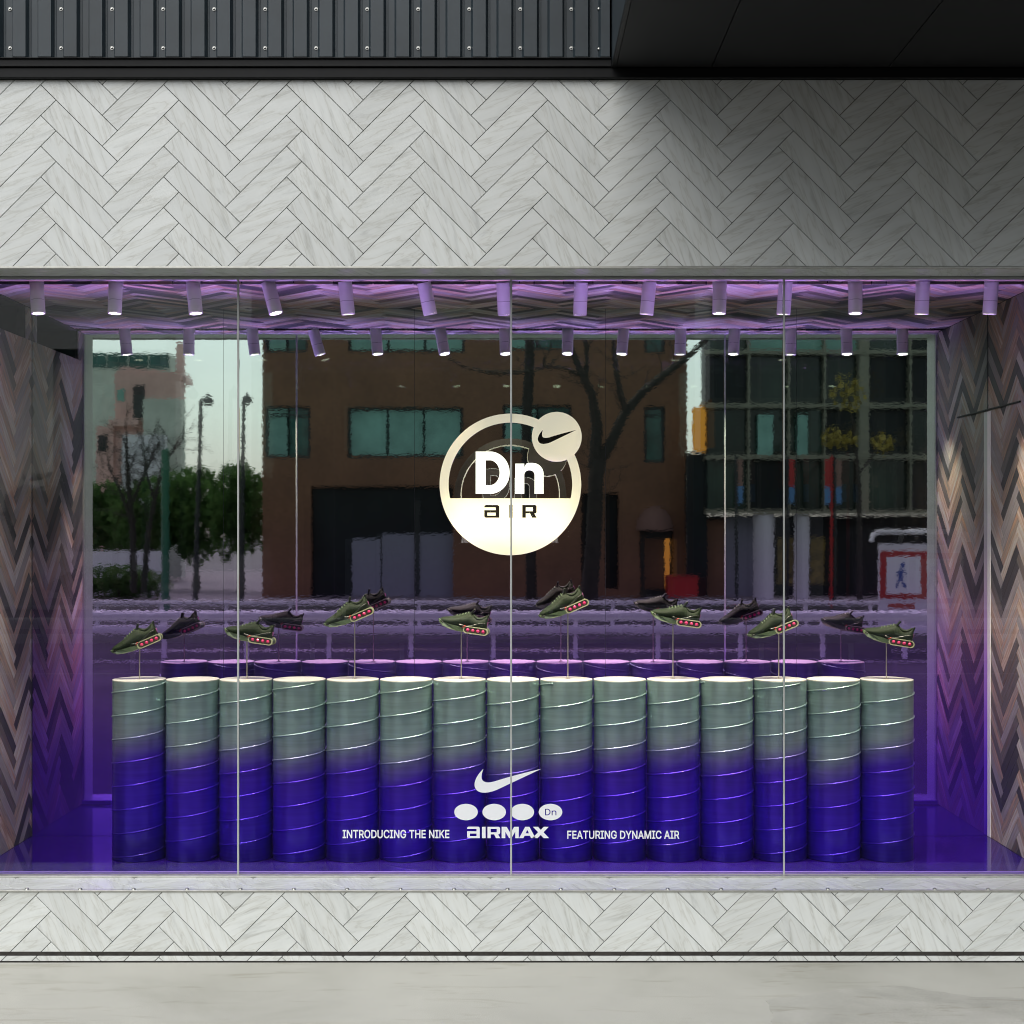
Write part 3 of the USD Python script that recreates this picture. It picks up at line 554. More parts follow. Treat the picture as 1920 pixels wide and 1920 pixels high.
for i, (xa, xb, ytoe, tilt, lb) in enumerate(SH):
    mid = (xa + xb) / 2; s = F / DB
    ty = ytoe + s * (.030 * math.cos(math.radians(tilt)) - .150 * math.sin(math.radians(tilt)))
    sneaker(i, mid, ty, tilt, (7, -5, 4, -6, 5, -4, 6, -12)[i], lb)
    st = thing('shoe_rod', 'thin metal rod carrying the ' + ['leftmost', 'second', 'third', 'fourth', 'fifth', 'sixth', 'seventh', 'rightmost'][i] + ' sneaker' + ('' if i in (0, 7) else ' from the left'), 'rod', group='rods under the sneakers')
    rx = (RODX[i] - CX) * DB / F; zt = EYE + (HY - ty) * DB / F + (rx - (mid - CX) * DB / F) * math.tan(math.radians(tilt)) + .012
    zt_ = ZFL + DRUM_H + .003
    obj('rod', cyl((rx, DB, zt_), (rx, DB, zt), .0036, n=10), mats['rod'], st, smooth=40)
    obj('foot_disc', cyl((rx, DB, zt_), (rx, DB, zt_ + .003), .014, n=20), mats['rod'], st)

# ------------------------------------------------------------------ lettering
G = DG / F
def gp(pts): return [((x - CX) * G, EYE + (HY - y) * G) for x, y in pts]
def curve(pts, n=10):                              # smooth closed outline through control points
    P = np.array(pts, float); out = []
    N = len(P)
    for i in range(N):
        p0, p1, p2, p3 = P[i - 1], P[i], P[(i + 1) % N], P[(i + 2) % N]
        for t in np.linspace(0, 1, n, endpoint=False):
            out.append(.5 * ((2 * p1) + (-p0 + p2) * t + (2 * p0 - 5 * p1 + 4 * p2 - p3) * t * t + (-p0 + 3 * p1 - 3 * p2 + p3) * t ** 3))
    return out
def bez(p0, p1, p2, p3, n=14):
    t = np.linspace(0, 1, n)[:, None]; p0, p1, p2, p3 = map(np.array, (p0, p1, p2, p3))
    return list((1 - t) ** 3 * p0 + 3 * (1 - t) ** 2 * t * p1 + 3 * (1 - t) * t * t * p2 + t ** 3 * p3)
def swoosh(x0, y0, w, h):
    """A hooked tick that sweeps up to the right, in a box of w x h with its left top corner at x0, y0 (y down)."""
    a = bez((.135, .0), (.03, .27), (-.02, .60), (.012, .79)) + bez((.012, .79), (.05, 1.06), (.19, 1.03), (.33, .88))[1:] + [np.array((1.0, .0))] + \
        bez((1.0, .0), (.78, .14), (.52, .33), (.34, .49))[1:] + bez((.34, .49), (.21, .61), (.105, .60), (.108, .33))[1:] + bez((.108, .33), (.11, .2), (.12, .1), (.135, .0))[1:-1]
    return Polygon([(x0 + p[0] * w, y0 + p[1] * h) for p in a]).buffer(0)
def stroke(pts, w, join=2, cap=2): return LineString(pts).buffer(w / 2, join_style=join, cap_style=cap)
def glyph_D(x0, x1, y0, y1, s):
    h = y1 - y0
    cxx = x1 - h * .47
    ell = lambda rx, ry: affinity.translate(affinity.scale(Point(0, 0).buffer(1, 48), rx, ry, origin=(0, 0)), cxx, (y0 + y1) / 2).intersection(sbox(cxx - .01, y0 - 99, x1 + 99, y1 + 99))
    out = unary_union([sbox(x0, y0, cxx, y1), ell(x1 - cxx, h / 2)])
    inn = unary_union([sbox(x0 + s, y0 + s * .86, cxx, y1 - s * .86), ell(x1 - cxx - s, h / 2 - s * .86)])
    return out.difference(inn)
def glyph_n(x0, x1, y0, y1, s):
    w = x1 - x0; R1 = w * .42
    o = sbox(x0 + s * .4, y0, x1, y1 + R1).buffer(-R1 * .92).buffer(R1 * .92, 24).intersection(sbox(x0 + s * .4, y0, x1, y1))
    c = sbox(x0 + s, y0 + s * .80, x1 - s, y1 + 60).buffer(-(w - 2 * s) * .48).buffer((w - 2 * s) * .48, 16)
    o = unary_union([o, sbox(x0, y0 + w * .025, x0 + s, y1)]).difference(c)
    return o.difference(Polygon([(x0 + s, y0 - .1), (x0 + s * 1.30, y0 - .1), (x0 + s, y0 + w * .15)]))
def glyph_a(x0, x1, y0, y1, s):                    # wide squared a
    h = y1 - y0; w = x1 - x0; o = sbox(x0, y0, x1, y1).buffer(-h * .16).buffer(h * .16, 8)
    o = unary_union([o, sbox(x1 - s, y0 + h * .3, x1, y1)])
    return o.difference(sbox(x0 - 1, y0 + s * .68, x1 - s, y0 + h * .40)).difference(sbox(x0 + s * .9, y0 + h * .60, x1 - s, y1 - s * .62))
def glyph_R(x0, x1, y0, y1, s):
    h = y1 - y0; o = sbox(x0, y0, x1, y0 + h * .66).buffer(-h * .14).buffer(h * .14, 8)
    o = unary_union([o, sbox(x0, y0, x0 + s, y1), sbox(x0, y0, x0 + h * .3, y0 + h * .66)]).difference(sbox(x0 + s, y0 + s * .62, x1 - s, y0 + h * .66 - s * .62))
    return unary_union([o, Polygon([(x1 - s * 1.9, y0 + h * .6), (x1 - s * .75, y0 + h * .6), (x1 + s * .05, y1), (x1 - s * 1.25, y1)])])
def to_world(poly):                                # photo pixels on the glass -> metres in the XZ plane
    return affinity.affine_transform(poly, [G, 0, 0, -G, -CX * G, EYE + HY * G])
def plate(poly, d, t): return extr(to_world(poly).buffer(0), t, frame((0, d + t, 0), X, Z))
sg = thing('round_logo_sign', 'large round cream sign reading Dn air, hanging behind the middle glass joint', 'sign')
C0 = (957, 908)
disc, hole = Point(C0).buffer(133.2, 96), Point(C0).buffer(116.3, 96)
badge = Point(1044.3, 818.3).buffer(46.9, 64)
low = hole.intersection(sbox(700, 934, 1200, 1100))
air = unary_union([glyph_a(907.7, 936, 946.7, 970.7, 6.6), sbox(954.8, 946.7, 961.2, 970.7), glyph_R(979.3, 1006.3, 946.7, 970.7, 6.8)])
SD = DG + .030
back = unary_union([disc.difference(hole), low, badge])
obj('back_plate', plate(back.buffer(-1.0), SD + .084, .004), mats['sign_back'], sg)
obj('black_liner', plate(back.buffer(-1.0), SD + .080, .0035), mats['liner'], sg)
L = UsdLux.RectLight.Define(stage, str(sg.GetPath()) + '/sign_light'); L.CreateWidthAttr(.70); L.CreateHeightAttr(.27); L.CreateColorAttr(Gf.Vec3f(1.0, .95, .83)); L.CreateIntensityAttr(6.5)
L.AddTransformOp().Set(mat4(frame((0, SD + .077, EYE + (HY - 978) * G), -X, Z) @ np.diag([1, 1, 1, 1.0])))
obj('ring', plate(disc.difference(hole).union(low).difference(air).difference(badge), SD, .004), mats['sign'], sg)
obj('badge_disc', plate(badge.difference(swoosh(1008.5, 805, 73.5, 27)), SD, .010), mats['sign'], sg)
for nm_, pg in (('letter_back', glyph_D(891.7, 955.6, 846, 925.7, 19)), ('letter_back', glyph_n(966, 1019.5, 867.5, 925.7, 17))): obj(nm_, plate(pg.buffer(-.4), SD + .0105, .004), mats['sign_back'], sg)
obj('letter_d', plate(glyph_D(891.7, 955.6, 846, 925.7, 19), SD, .010), mats['sign_letter'], sg)
obj('letter_n', plate(glyph_n(966, 1019.5, 867.5, 925.7, 17), SD, .010), mats['sign_letter'], sg)
VD = DG - .0016
tag(obj('swoosh_decal', plate(swoosh(889.5, 1441.5, 125.5, 45), VD, .0012), mats['decal']), 'white tick-shaped decal low on the middle of the glass', 'decal')
for i in range(4):
    o = affinity.scale(Point(873.8 + 52.8 * i, 1522.5).buffer(1, 48), 22, 15.3)
    t_ = None
    if i == 3:
        dn = unary_union([glyph_D(1022, 1032.2, 1516.4, 1528.6, 1.9), glyph_n(1034.4, 1043.2, 1519.6, 1528.6, 1.8)])
        o = o.difference(dn)
    tag(obj('oval_decal', plate(o, VD, .0012), mats['decal']), ['leftmost white oval decal under the tick', 'second white oval decal from the left', 'third white oval decal, touching the middle joint', 'rightmost white oval decal with Dn cut out'][i], 'decal', 'oval decals on the glass')
def word(name, text, x0, x1, yt, yb, label):
    m = meshkit.text_mesh(text, 1.0, .5, bold=True); b = m.bounds; v = m.vertices.copy()
    h = (yb - yt) * G; 
    v[:, 0] = ((x0 - CX) + (v[:, 0] - b[0, 0]) / (b[1, 0] - b[0, 0]) * (x1 - x0)) * G
    cap0, cap1 = 0.0, 1.0
    v2 = EYE + (HY - yb) * G + (v[:, 1] - cap0) * h
    m = trimesh.Trimesh(np.column_stack([v[:, 0], VD + (m.vertices[:, 2] > .25) * -.0 + .0012 * (m.vertices[:, 2] < .25), v2]), m.faces, process=False)
    tag(obj(name, m, mats['decal']), label, 'lettering')
word('lettering', 'INTRODUCING THE NIKE', 642.5, 842.5, 1556.5, 1571, 'small white words INTRODUCING THE NIKE on the glass')
word('lettering', 'FEATURING DYNAMIC AIR', 1063.5, 1273.5, 1558, 1572.3, 'small white words FEATURING DYNAMIC AIR on the glass')
def am(x): return x / 3 + 640
def ay(y): return y / 3 + 1080
lt = thing('wordmark', 'bold white wide lettering aiRMAX under the oval decals', 'lettering')
s_ = 6.2
def pl(*p): return Polygon([(am(a), ay(b)) for a, b in p])
Lm = {'a': glyph_a(am(707), am(779), ay(1410), ay(1474), s_), 'i': sbox(am(791), ay(1411), am(812), ay(1474)), 'r': glyph_R(am(822), am(893), ay(1411), ay(1474), s_),
      'm': pl((902, 1474), (902, 1411), (930, 1411), (951, 1446), (972, 1411), (998, 1411), (998, 1474), (978, 1474), (978, 1438), (957, 1474), (944, 1474), (922, 1438), (922, 1474)),
      'a_001': pl((1000, 1474), (1034, 1411), (1058, 1411), (1092, 1474), (1067, 1474), (1061, 1461), (1030, 1461), (1024, 1474)).difference(pl((1037, 1447), (1055, 1447), (1046, 1427))),
      'x': pl((1078, 1411), (1107, 1411), (1122, 1428), (1138, 1411), (1166, 1411), (1137, 1441), (1168, 1474), (1138, 1474), (1121, 1456), (1104, 1474), (1075, 1474), (1107, 1441))}
for k, p in Lm.items(): obj('letter_' + k.split('_')[0], plate(p, VD, .0012), mats['decal'], lt)

# ------------------------------------------------------------------ upper facade: gutter, cladding, overhang
gt = thing('drip_beam', 'black folded metal beam running above the marble band', 'beam')
zb, zt = zF(149.5), zF(130)
obj('lower_beam', rbox(-HALF, HALF, DF - .035, DF + .1, zb, zt - .001, .004), mats['black_metal'], gt)
XO = (1147 - CX) * FS
obj('upper_flashing', cat([rbox(-HALF, XO - .004, DF - .050, DF + .05, zt, zF(126.5), .004), bx(-HALF, XO - .004, DF - .018, DF + .05, zF(126.5) + .0005, zF(113)), rbox(-HALF, XO - .004, DF - .030, DF + .02, zF(113) + .0005, zF(110.5), .002)]), mats['black_metal'], gt)
cd = thing('ribbed_cladding', 'dark slate ribbed metal cladding with steel screws above the beam', 'cladding')
per = 47.75 * FS; rw, dp = 32 * FS, .028
def rib_profile(x0, x1):
    pts = []; k = math.floor((x0 - xF(25)) / per) - 1
    xs_ = []
    while xF(25) + (k - 1) * per < x1:
        a = xF(23.5) + k * per; k += 1
        for xx, d in ((a, 0), (a + .012, dp), (a + rw - .012, dp), (a + rw, 0), (a + rw + .004, 0), (a + rw + .006, .003), (a + rw + .010, .003), (a + rw + .012, 0)):
            pts.append((xx, d))
    pts = [(-9.0, 0.0)] * 0 + pts
    return pts
zc0 = zF(109.5)
bounds = [-HALF, xF(392) - 1.53, xF(392), xF(392) + 1.53 if xF(392) + 1.53 < XO - .3 else XO - .012]
bounds = [-HALF, xF(390) - .955, xF(390), XO - .012]
for bi in range(3):
    p = rib_profile(bounds[bi] + .001, bounds[bi + 1] - .001)
    top_z = 9.0
    # close the sheet: bottom lips and a back face give it thickness
    pol = Polygon([(xx, -d) for xx, d in p] + [(p[-1][0], .012), (p[0][0], .012)]).buffer(0).intersection(sbox(bounds[bi] + .0005, -1, bounds[bi + 1] - .0005, 1))
    ex = extr(pol, top_z - zc0); ex.apply_translation((0, DF - .004 - .0015 * (bi % 2), zc0))
    obj('ribbed_sheet', ex, mats['clad'], cd)
k = 0
for i in range(-3, 13):
    xc_ = xF(19.5 + 95.6 * i)
    if xc_ > XO - .03: continue
    for yy in (18, 91, -55):
        h = trimesh.creation.icosphere(2, .0072); h.apply_scale((1, .7, 1)); h.apply_translation((xc_, DF - .0095, zF(yy))); w_ = cyl((xc_, DF - .004, zF(yy)), (xc_, DF - .0085, zF(yy)), .0095, n=16)
        obj('screw', cat([h, w_]), mats['steel'], cd, smooth=40)
for yy in (18, 93):
    h = trimesh.creation.icosphere(2, .0085); h.apply_scale((1, .7, 1)); h.apply_translation((xF(1122.5), DF - .010, zF(yy))); obj('screw', h, mats['steel'], cd, smooth=True)
ov = thing('black_overhang', 'black building overhang with flat soffit panels projecting over the right half', 'overhang')
OD = 3.0; seams = [XO, 1.087, 2.04, 2.99, 3.94, 6.5]
for a, b in zip(seams[:-1], seams[1:]): obj('soffit_panel', rbox(a + (.022 if a == XO else .0025), b - .0025, DF - OD, DF - .002, zt + .002, zt + .02, .002), mats['soffit'], ov)
obj('core', bx(XO + .01, 6.5, DF - OD + .01, DF + .4, zt + .021, 9.0), mats['black_metal'], ov)
obj('edge_trim', rbox(XO - .002, XO + .020, DF - OD, DF - .002, zt - .004, zt + .03, .003), mats['black_metal'], ov)
obj('side_cladding', bx(XO - .001, XO + .0095, DF - OD, DF - .001, zt + .031, 9.0), mats['clad'], ov)
# the building behind and beside the shop front
bd = thing('shop_building', 'pale stone building body beside and above the shop front', 'building')
obj('left_wall', bx(-9, -HALF - .003, DF + .005, DF + 6, 0.001, 9.0), mats['marble_plain'], bd)
obj('right_wall', bx(HALF + .003, 9, DF + .005, DF + 6, 0.001, zt - .002), mats['marble_plain'], bd)
obj('inner_pier', bx(-HALF, -WX - .56, DF + .335, DM, .01, z0 - .002), mats['marble_plain'], bd)
obj('inner_pier', bx(WX + .065, HALF, DF + .335, DM, .01, z0 - .002), mats['marble_plain'], bd)
obj('front_pier', bx(-HALF, -WX - .011, DF + .05, DF + .33, ZS + .001, z0 - .001), mats['marble_plain'], bd)
obj('front_pier', bx(WX + .011, HALF, DF + .05, DF + .33, ZS + .001, z0 - .001), mats['marble_plain'], bd)
obj('upper_body', bx(-9, 9, DF + .42, DF + 6, z1 + .1, 9.0), mats['black_metal'], bd)
obj('rear_body', bx(-HALF, HALF, DM + .1, DF + 6, .01, z1 + .099), mats['marble_plain'], bd)

# ------------------------------------------------------------------ across the street (seen in the mirror and on the glass)
mats['brown'] = M('brown_tile', {'g': ('geometry', {}), 'mp': ('mapping', {'rotation': (math.pi / 2, 0, 0)}), 'br': ('brick_texture', {'scale': 4.0, 'color1': (.19, .088, .042), 'color2': (.235, .110, .054), 'mortar': (.12, .06, .034), 'mortar_size': .012}),
    'n': ('noise_texture', {'scale': .7, 'detail': 4}), 'r': ('rgb_ramp', {'ramp': [(.3, (.8, .8, .8)), (.7, (1.1, 1.1, 1.1))]}), 'mu': ('mix', {'mix_type': 'multiply', 'fac': 1.0}), 'p': ('principled_bsdf', {'roughness': .6})},
    [('g.position', 'mp.vector'), ('mp.vector', 'br.vector'), ('g.position', 'n.vector'), ('n.fac', 'r.fac'), ('br.color', 'mu.color1'), ('r.color', 'mu.color2'), ('mu.color', 'p.base_color')])
mats['teal_glass'] = plain('teal_glass', (.02, .085, .07), .08, noise=.5, scale=1.5, spec=.5)
mats['blind'] = plain('green_blind', (.22, .44, .37), .5, noise=.25, scale=1.2)
mats['dark_frame'] = plain('dark_frame', (.012, .016, .016), .4)
mats['dark_store'] = plain('dark_store', (.006, .010, .011), .35, spec=.25, noise=.4, scale=1)
mats['shutter'] = plain('grey_shutter', (.24, .25, .30), .5, noise=.08)
mats['awning'] = plain('pink_brown_awning', (.26, .15, .12), .8, noise=.1)
mats['pink'] = plain('pink_render', (.68, .43, .38), .8, noise=.12, scale=1.2)
mats['pale'] = plain('pale_render', (.56, .60, .52), .8, noise=.12, scale=1.2)
mats['roof'] = plain('pink_roof', (.62, .42, .38), .8)
mats['office'] = plain('office_glass', (.006, .013, .010), .06, noise=.6, scale=.6, spec=.35)
mats['office_green'] = plain('office_green_glass', (.012, .028, .020), .08, noise=.9, scale=.5, spec=.4)
mats['mullion'] = plain('beige_mullion', (.23, .22, .16), .5)
mats['col'] = plain('white_column', (.74, .73, .76), .6, noise=.05)
mats['warm'] = emit('warm_window', (1.0, .42, .07), .34)
mats['yellow'] = plain('yellow_foliage_print', (.20, .15, .03), .6, noise=.9, scale=3)
mats['leaf_yellow'] = plain('yellow_leaf', (.34, .26, .04), .7, noise=.4, scale=3)
mats['leaf'] = M('leaf_green', {'g': ('geometry', {}), 'n': ('noise_texture', {'scale': 1.6, 'detail': 3}), 'r': ('rgb_ramp', {'ramp': [(.3, (.045, .085, .028)), (.5, (.075, .15, .045)), (.72, (.12, .20, .06))]}), 'd': ('diffuse_bsdf', {}), 't': ('translucent_bsdf', {}), 'mx': ('mix_closure', {'fac': .3})},
    [('g.position', 'n.vector'), ('n.fac', 'r.fac'), ('r.color', 'd.color'), ('r.color', 't.color'), ('d.BSDF', 'mx.closure1'), ('t.BSDF', 'mx.closure2')], 'mx.closure')
mats['bark'] = plain('dark_bark', (.035, .030, .024), .9, noise=.3, scale=6, bump=.5, bscale=12)
mats['green_pole'] = plain('green_pole_paint', (.02, .15, .08), .4)
mats['white_rail'] = plain('white_rail_paint', (.84, .84, .86), .4, noise=.06)
mats['red_paint'] = plain('red_paint', (.42, .015, .015), .4)
mats['blue_paint'] = plain('blue_paint', (.05, .10, .35), .5)
mats['banner_blue'] = plain('banner_blue', (.10, .25, .50), .6)

def sbx(x0, x1, y0, y1, v, depth, fwd=0.0):
    """A box whose front (towards the shop) stands where the mirror shows x0..x1, y0..y1 at distance v; it runs depth metres back; fwd moves the front towards the shop."""
    a, b = street(x0, y1, v), street(x1, y0, v)
    return bx(a[0], b[0], a[1] - depth, a[1] + fwd, a[2], b[2])
VB = 53.0
br = thing('brown_building', 'brown tiled building with green blinds, reflected in the mirror', 'building')
wins = [(497, 582, 762, 858), (652, 868, 764, 857), (942, 1072, 760, 849), (1208, 1247, 762, 867), (497, 577, 585, 660), (652, 872, 585, 661), (942, 1072, 585, 656), (1208, 1247, 585, 662), (497, 577, 405, 480), (652, 872, 405, 480), (942, 1072, 405, 480)]
a0, a1 = street(492, 1120, VB), street(1288, 280, VB)
wall = sbox(a0[0], 0.002, a1[0], a1[2])
wp = lambda w_: sbox(street(w_[0], 0, VB)[0], street(0, w_[3], VB)[2], street(w_[1], 0, VB)[0], street(0, w_[2], VB)[2])
shop_hole = sbox(street(583, 0, VB)[0], .0, street(850, 0, VB)[0], street(0, 912, VB)[2])
door_hole = sbox(street(1200, 0, VB)[0], .0, street(1263, 0, VB)[0], street(0, 995, VB)[2])
slits = [sbox(street(q, 0, VB)[0], .3, street(q + 25, 0, VB)[0], street(0, 925, VB)[2]) for q in (1090, 1135)]
yb_ = 2 * DM - VB
obj('wall', extr(unary_union([wall]).difference(unary_union([wp(w_) for w_ in wins] + [shop_hole, door_hole] + slits)), .4, frame((0, yb_, 0), X, Z)), mats['brown'], br)
obj('body', bx(a0[0] + .01, a1[0] - .01, yb_ - 2.0, yb_ - .45, .002, a1[2] - .01), mats['dark_store'], br)
for w_ in wins:
    q = wp(w_); x0_, z0_, x1_, z1_ = q.bounds
    fr_ = obj('window', extr(q.difference(q.buffer(-.11, join_style=2)), .08, frame((0, yb_ - .18, 0), X, Z)), mats['dark_frame'], br)
    nb = 3 if x1_ - x0_ > 3 else (2 if x1_ - x0_ > 1 else 1)
    for i in range(nb):
        xa_, xb_ = x0_ + .11 + (x1_ - x0_ - .22) * i / nb, x0_ + .11 + (x1_ - x0_ - .22) * (i + 1) / nb
        obj('pane', bx(xa_ + .05 * (i > 0), xb_ - .05 * (i < nb - 1), yb_ - .26, yb_ - .22, z0_ + .11, z1_ - .11), mats['blind'] if nb == 3 or (i == 0 and nb == 2) else mats['teal_glass'], fr_)
    obj('transom', bx(x0_ + .1, x1_ - .1, yb_ - .2, yb_ - .12, z1_ - .35, z1_ - .27), mats['dark_frame'], fr_) if nb < 3 else None
sx0, _, sx1, sz1 = shop_hole.bounds
xs0, xs1 = street(715, 0, VB)[0], street(852, 0, VB)[0]; zs1 = street(0, 1000, VB)[2]
st_ = obj('store_front', bx(sx0, sx1, yb_ - .42, yb_ - .36, .005, sz1), mats['dark_store'], br)
for i in range(int(zs1 / .1)):
    obj('shutter_slat', bx(xs0, xs1, yb_ - .355, yb_ - .33 + .008 * (i % 2), .01 + i * .1, .105 + i * .1), mats['shutter'], st_)
obj('post', bx((xs0 + xs1) / 2 - .12, (xs0 + xs1) / 2 + .05, yb_ - .35, yb_ - .28, .005, sz1 - .5), mats['dark_frame'], br)
obj('store_door', sbx(658, 712, 1010, 1119, VB, .4, -.34), mats['shutter'], br)
dx0, _, dx1, dz1 = door_hole.bounds
dr_ = obj('door', bx(dx0 + .05, dx1 - .05, yb_ - .40, yb_ - .34, .005, dz1 - .05), mats['dark_frame'], br)
obj('door_glass', bx(dx0 + .2, dx1 - .35, yb_ - .339, yb_ - .33, .3, dz1 - .3), mats['brown'], dr_)
obj('lit_panel', bx(dx1 - .3, dx1 - .1, yb_ - .339, yb_ - .33, .3, dz1 - .3), mats['warm'], dr_)
dm = trimesh.creation.icosphere(3, 1.0); dm = dm.slice_plane((0, 0, 0), (0, 0, 1)).slice_plane((0, 0, 0), (0, 1, 0)); ax, az = street(1227.5, 995, VB)[0], street(0, 995, VB)[2]
dm.apply_scale((35 * VB / F, .75, 47 * VB / F)); dm.apply_translation((ax, yb_, az)); obj('awning', dm, mats['awning'], br, smooth=True)
# glass office
VO = 51.0; yo = 2 * DM - VO
of = thing('glass_office_building', 'dark glass office with a grid of pale mullions, reflected at right', 'building')
ox0, ox1 = street(1326, 0, VO)[0], street(1990, 0, VO)[0]
obj('body', bx(ox0, ox1, yo - 1.6, yo - .5, street(0, 962, VO)[2], 15), mats['dark_store'], of)
rows = [(520, 655), (665, 757), (765, 852), (862, 955)]
cols = [1328, 1405, 1480, 1547, 1612, 1628, 1708, 1790, 1870, 1990]
for (ya, yb2) in rows + [(395, 512)]:
    for ca, cb in zip(cols[:-1], cols[1:]):
        if cb - ca < 20: obj('pier', sbx(ca, cb, ya, yb2, VO, .5, 0), mats['mullion'], of); continue
        obj('pane', sbx(ca + 2, cb - 2, ya, yb2, VO, .48, -.42), (mats['blind'] if ya < 600 and 1400 < ca < 1600 else R.choice([mats['office'], mats['office'], mats['office_green'], mats['dark_store']])), of)
for yl in (514, 660, 761, 857, 960): obj('spandrel', sbx(1322, 1990, yl - 4, yl + 4, VO, .45, .05), mats['mullion'], of)
for c_ in cols[1:-1]: obj('mullion', sbx(c_ - 2, c_ + 2, 395, 958, VO, .44, -.03), mats['mullion'], of)
obj('ground_floor', bx(ox0, ox1, yo - 3.4, yo - 3.0, .003, street(0, 964, VO)[2]), mats['dark_store'], of)
for c_ in (1435, 1507, 1760, 1830): a = street(c_, 0, VO)[0]; obj('column', cyl((a, yo - .36, .003), (a, yo - .36, street(0, 962, VO)[2]), .37 if c_ == 1435 else .27, n=24), mats['col'], of, smooth=40)
obj('wall_panel', sbx(1360, 1412, 970, 1119, VO + 1, .2), mats['shutter'], of)
obj('wall_panel', sbx(1312, 1358, 975, 1119, VO + 1, .2), mats['brown'], of)
obj('lit_window', sbx(1300, 1312, 764, 846, VO + .5, .3), mats['warm'], of); obj('lit_window', sbx(1314, 1325, 760, 846, VO + .5, .3), mats['warm'], of); obj('wall_panel', sbx(1286, 1326, 848, 1119, VO + .6, .3), mats['dark_store'], of)
for (xa_, xb_) in ((1422, 1450), (1496, 1515)): obj('inner_column', sbx(xa_, xb_, 778, 856, VO, .05, -.40), mats['blind'], of)
for (xa_, xb_) in ((1520, 1546), (1458, 1488)): obj('shop_display', sbx(xa_, xb_, 1008, 1095, VO + 2.7, .2), mats['yellow'], of)
for i, q in enumerate((1388, 1484, 1552, 1572)):
    bn = thing('street_banner', ['dull banner left of the pale columns', 'red and blue street banner near the right glass joint', 'red and blue street banner on a red pole', 'dark blue street banner at the right'][i], 'banner', group='banners along the far pavement')
    VV = 46.0; wq = 5.5
    obj('red_cloth', sbx(q - wq, q + wq, 862, 912, VV, .03), mats['red_paint'] if i in (1, 2) else mats['awning'], bn); obj('blue_cloth', sbx(q - wq, q + wq, 912.3, 944, VV, .03), mats['banner_blue'], bn)
    a = street(q + (7 if i == 2 else -7), 0, VV); obj('pole', cyl((a[0], a[1] - .02, .002), (a[0], a[1] - .02, street(0, 855, VV)[2]), .05, n=10), mats['red_paint'] if i == 2 else mats['dark_frame'], bn, smooth=40)
rb = thing('red_cabinet', 'red box-shaped cabinet on the far pavement beside the brown building', 'cabinet')
obj('cabinet_body', sbx(1252, 1308, 1082, 1119, 51.0, .8), mats['red_paint'], rb); obj('cabinet_top', sbx(1250, 1310, 1079, 1081.8, 51.0, .85, .03), mats['red_paint'], rb)
# pink house and teal building at the left
VP = 72.0; yp = 2 * DM - VP
ph = thing('pink_house', 'pink rendered house with balcony, reflected at upper left', 'house')
obj('wall', sbx(215, 338, 700, 1085, VP, 1.0), mats['pink'], ph)
rf = extr(Polygon([(street(205, 0, VP)[0], street(0, 702, VP)[2]), (street(345, 0, VP)[0], street(0, 716, VP)[2]), (street(338, 0, VP)[0], street(0, 696, VP)[2]), (street(222, 0, VP)[0], street(0, 684, VP)[2])]), 1.6, frame((0, yp - .6, 0), X, Z)); obj('roof', rf, mats['roof'], ph)
d_ = obj('door', sbx(250, 271, 722, 786, VP, .05, .06), mats['dark_frame'], ph)
obj('lamp_panel', sbx(220, 233, 730, 752, VP, .05, .06), mats['blind'], ph)
obj('balcony', sbx(212, 268, 788, 800, VP, .1, .9), mats['pink'], ph); obj('lower_wall', sbx(182, 215, 800, 1085, VP, 1.0, .2), mats['pink'], ph); obj('window', sbx(186, 204, 815, 848, VP, .05, .25), mats['dark_frame'], ph)
obj('side_wing', sbx(268, 340, 748, 1085, VP - 1, .8), mats['pale'], ph)
obj('white_wall', sbx(228, 310, 815, 1085, VP - 2.5, .4), mats['col'], ph)
tb = thing('teal_glass_building', 'far building with teal windows behind the pink house', 'building')
obj('body', sbx(120, 318, 662, 1090, 95, 2), mats['pale'], tb)
for i in range(5): obj('window', sbx(124 + i * 39, 160 + i * 39, 664, 690, 95, .05, .06), mats['teal_glass'], tb)
obj('upper_wall', sbx(330, 343, 640, 1080, 80, .5), mats['pink'], tb)
# trees
def leaves(center, rad, n, size, seed):
    rg = np.random.default_rng(seed); P = []
    u = rg.normal(size=(n * 2, 3)); u /= np.linalg.norm(u, axis=1)[:, None]; r = rg.random(n * 2) ** .45
    p = u * r[:, None]; dens = meshkit.noise(p * 2.3 + seed * 7.1, seed) ; p = p[dens > .40][:n]
    p = p * (1 + .35 * (meshkit.noise(p / np.maximum(np.linalg.norm(p, axis=1)[:, None], .01) * 1.8 + seed, seed + 3)[:, None] - .4))
    c = p * np.array(rad) + np.array(center)
    a = rg.normal(size=(len(c), 3)); a /= np.linalg.norm(a, axis=1)[:, None]; b = np.cross(a, rg.normal(size=(len(c), 3))); b /= np.linalg.norm(b, axis=1)[:, None]
    s = size * rg.uniform(.6, 1.3, len(c))[:, None]
    v = np.stack([c - a * s, c + b * s * .5, c + a * s, c - b * s * .5], 1).reshape(-1, 3)
    i = np.arange(len(c))[:, None] * 4
    return trimesh.Trimesh(v, np.vstack([i + [0, 1, 2], i + [0, 2, 3]]), process=False)
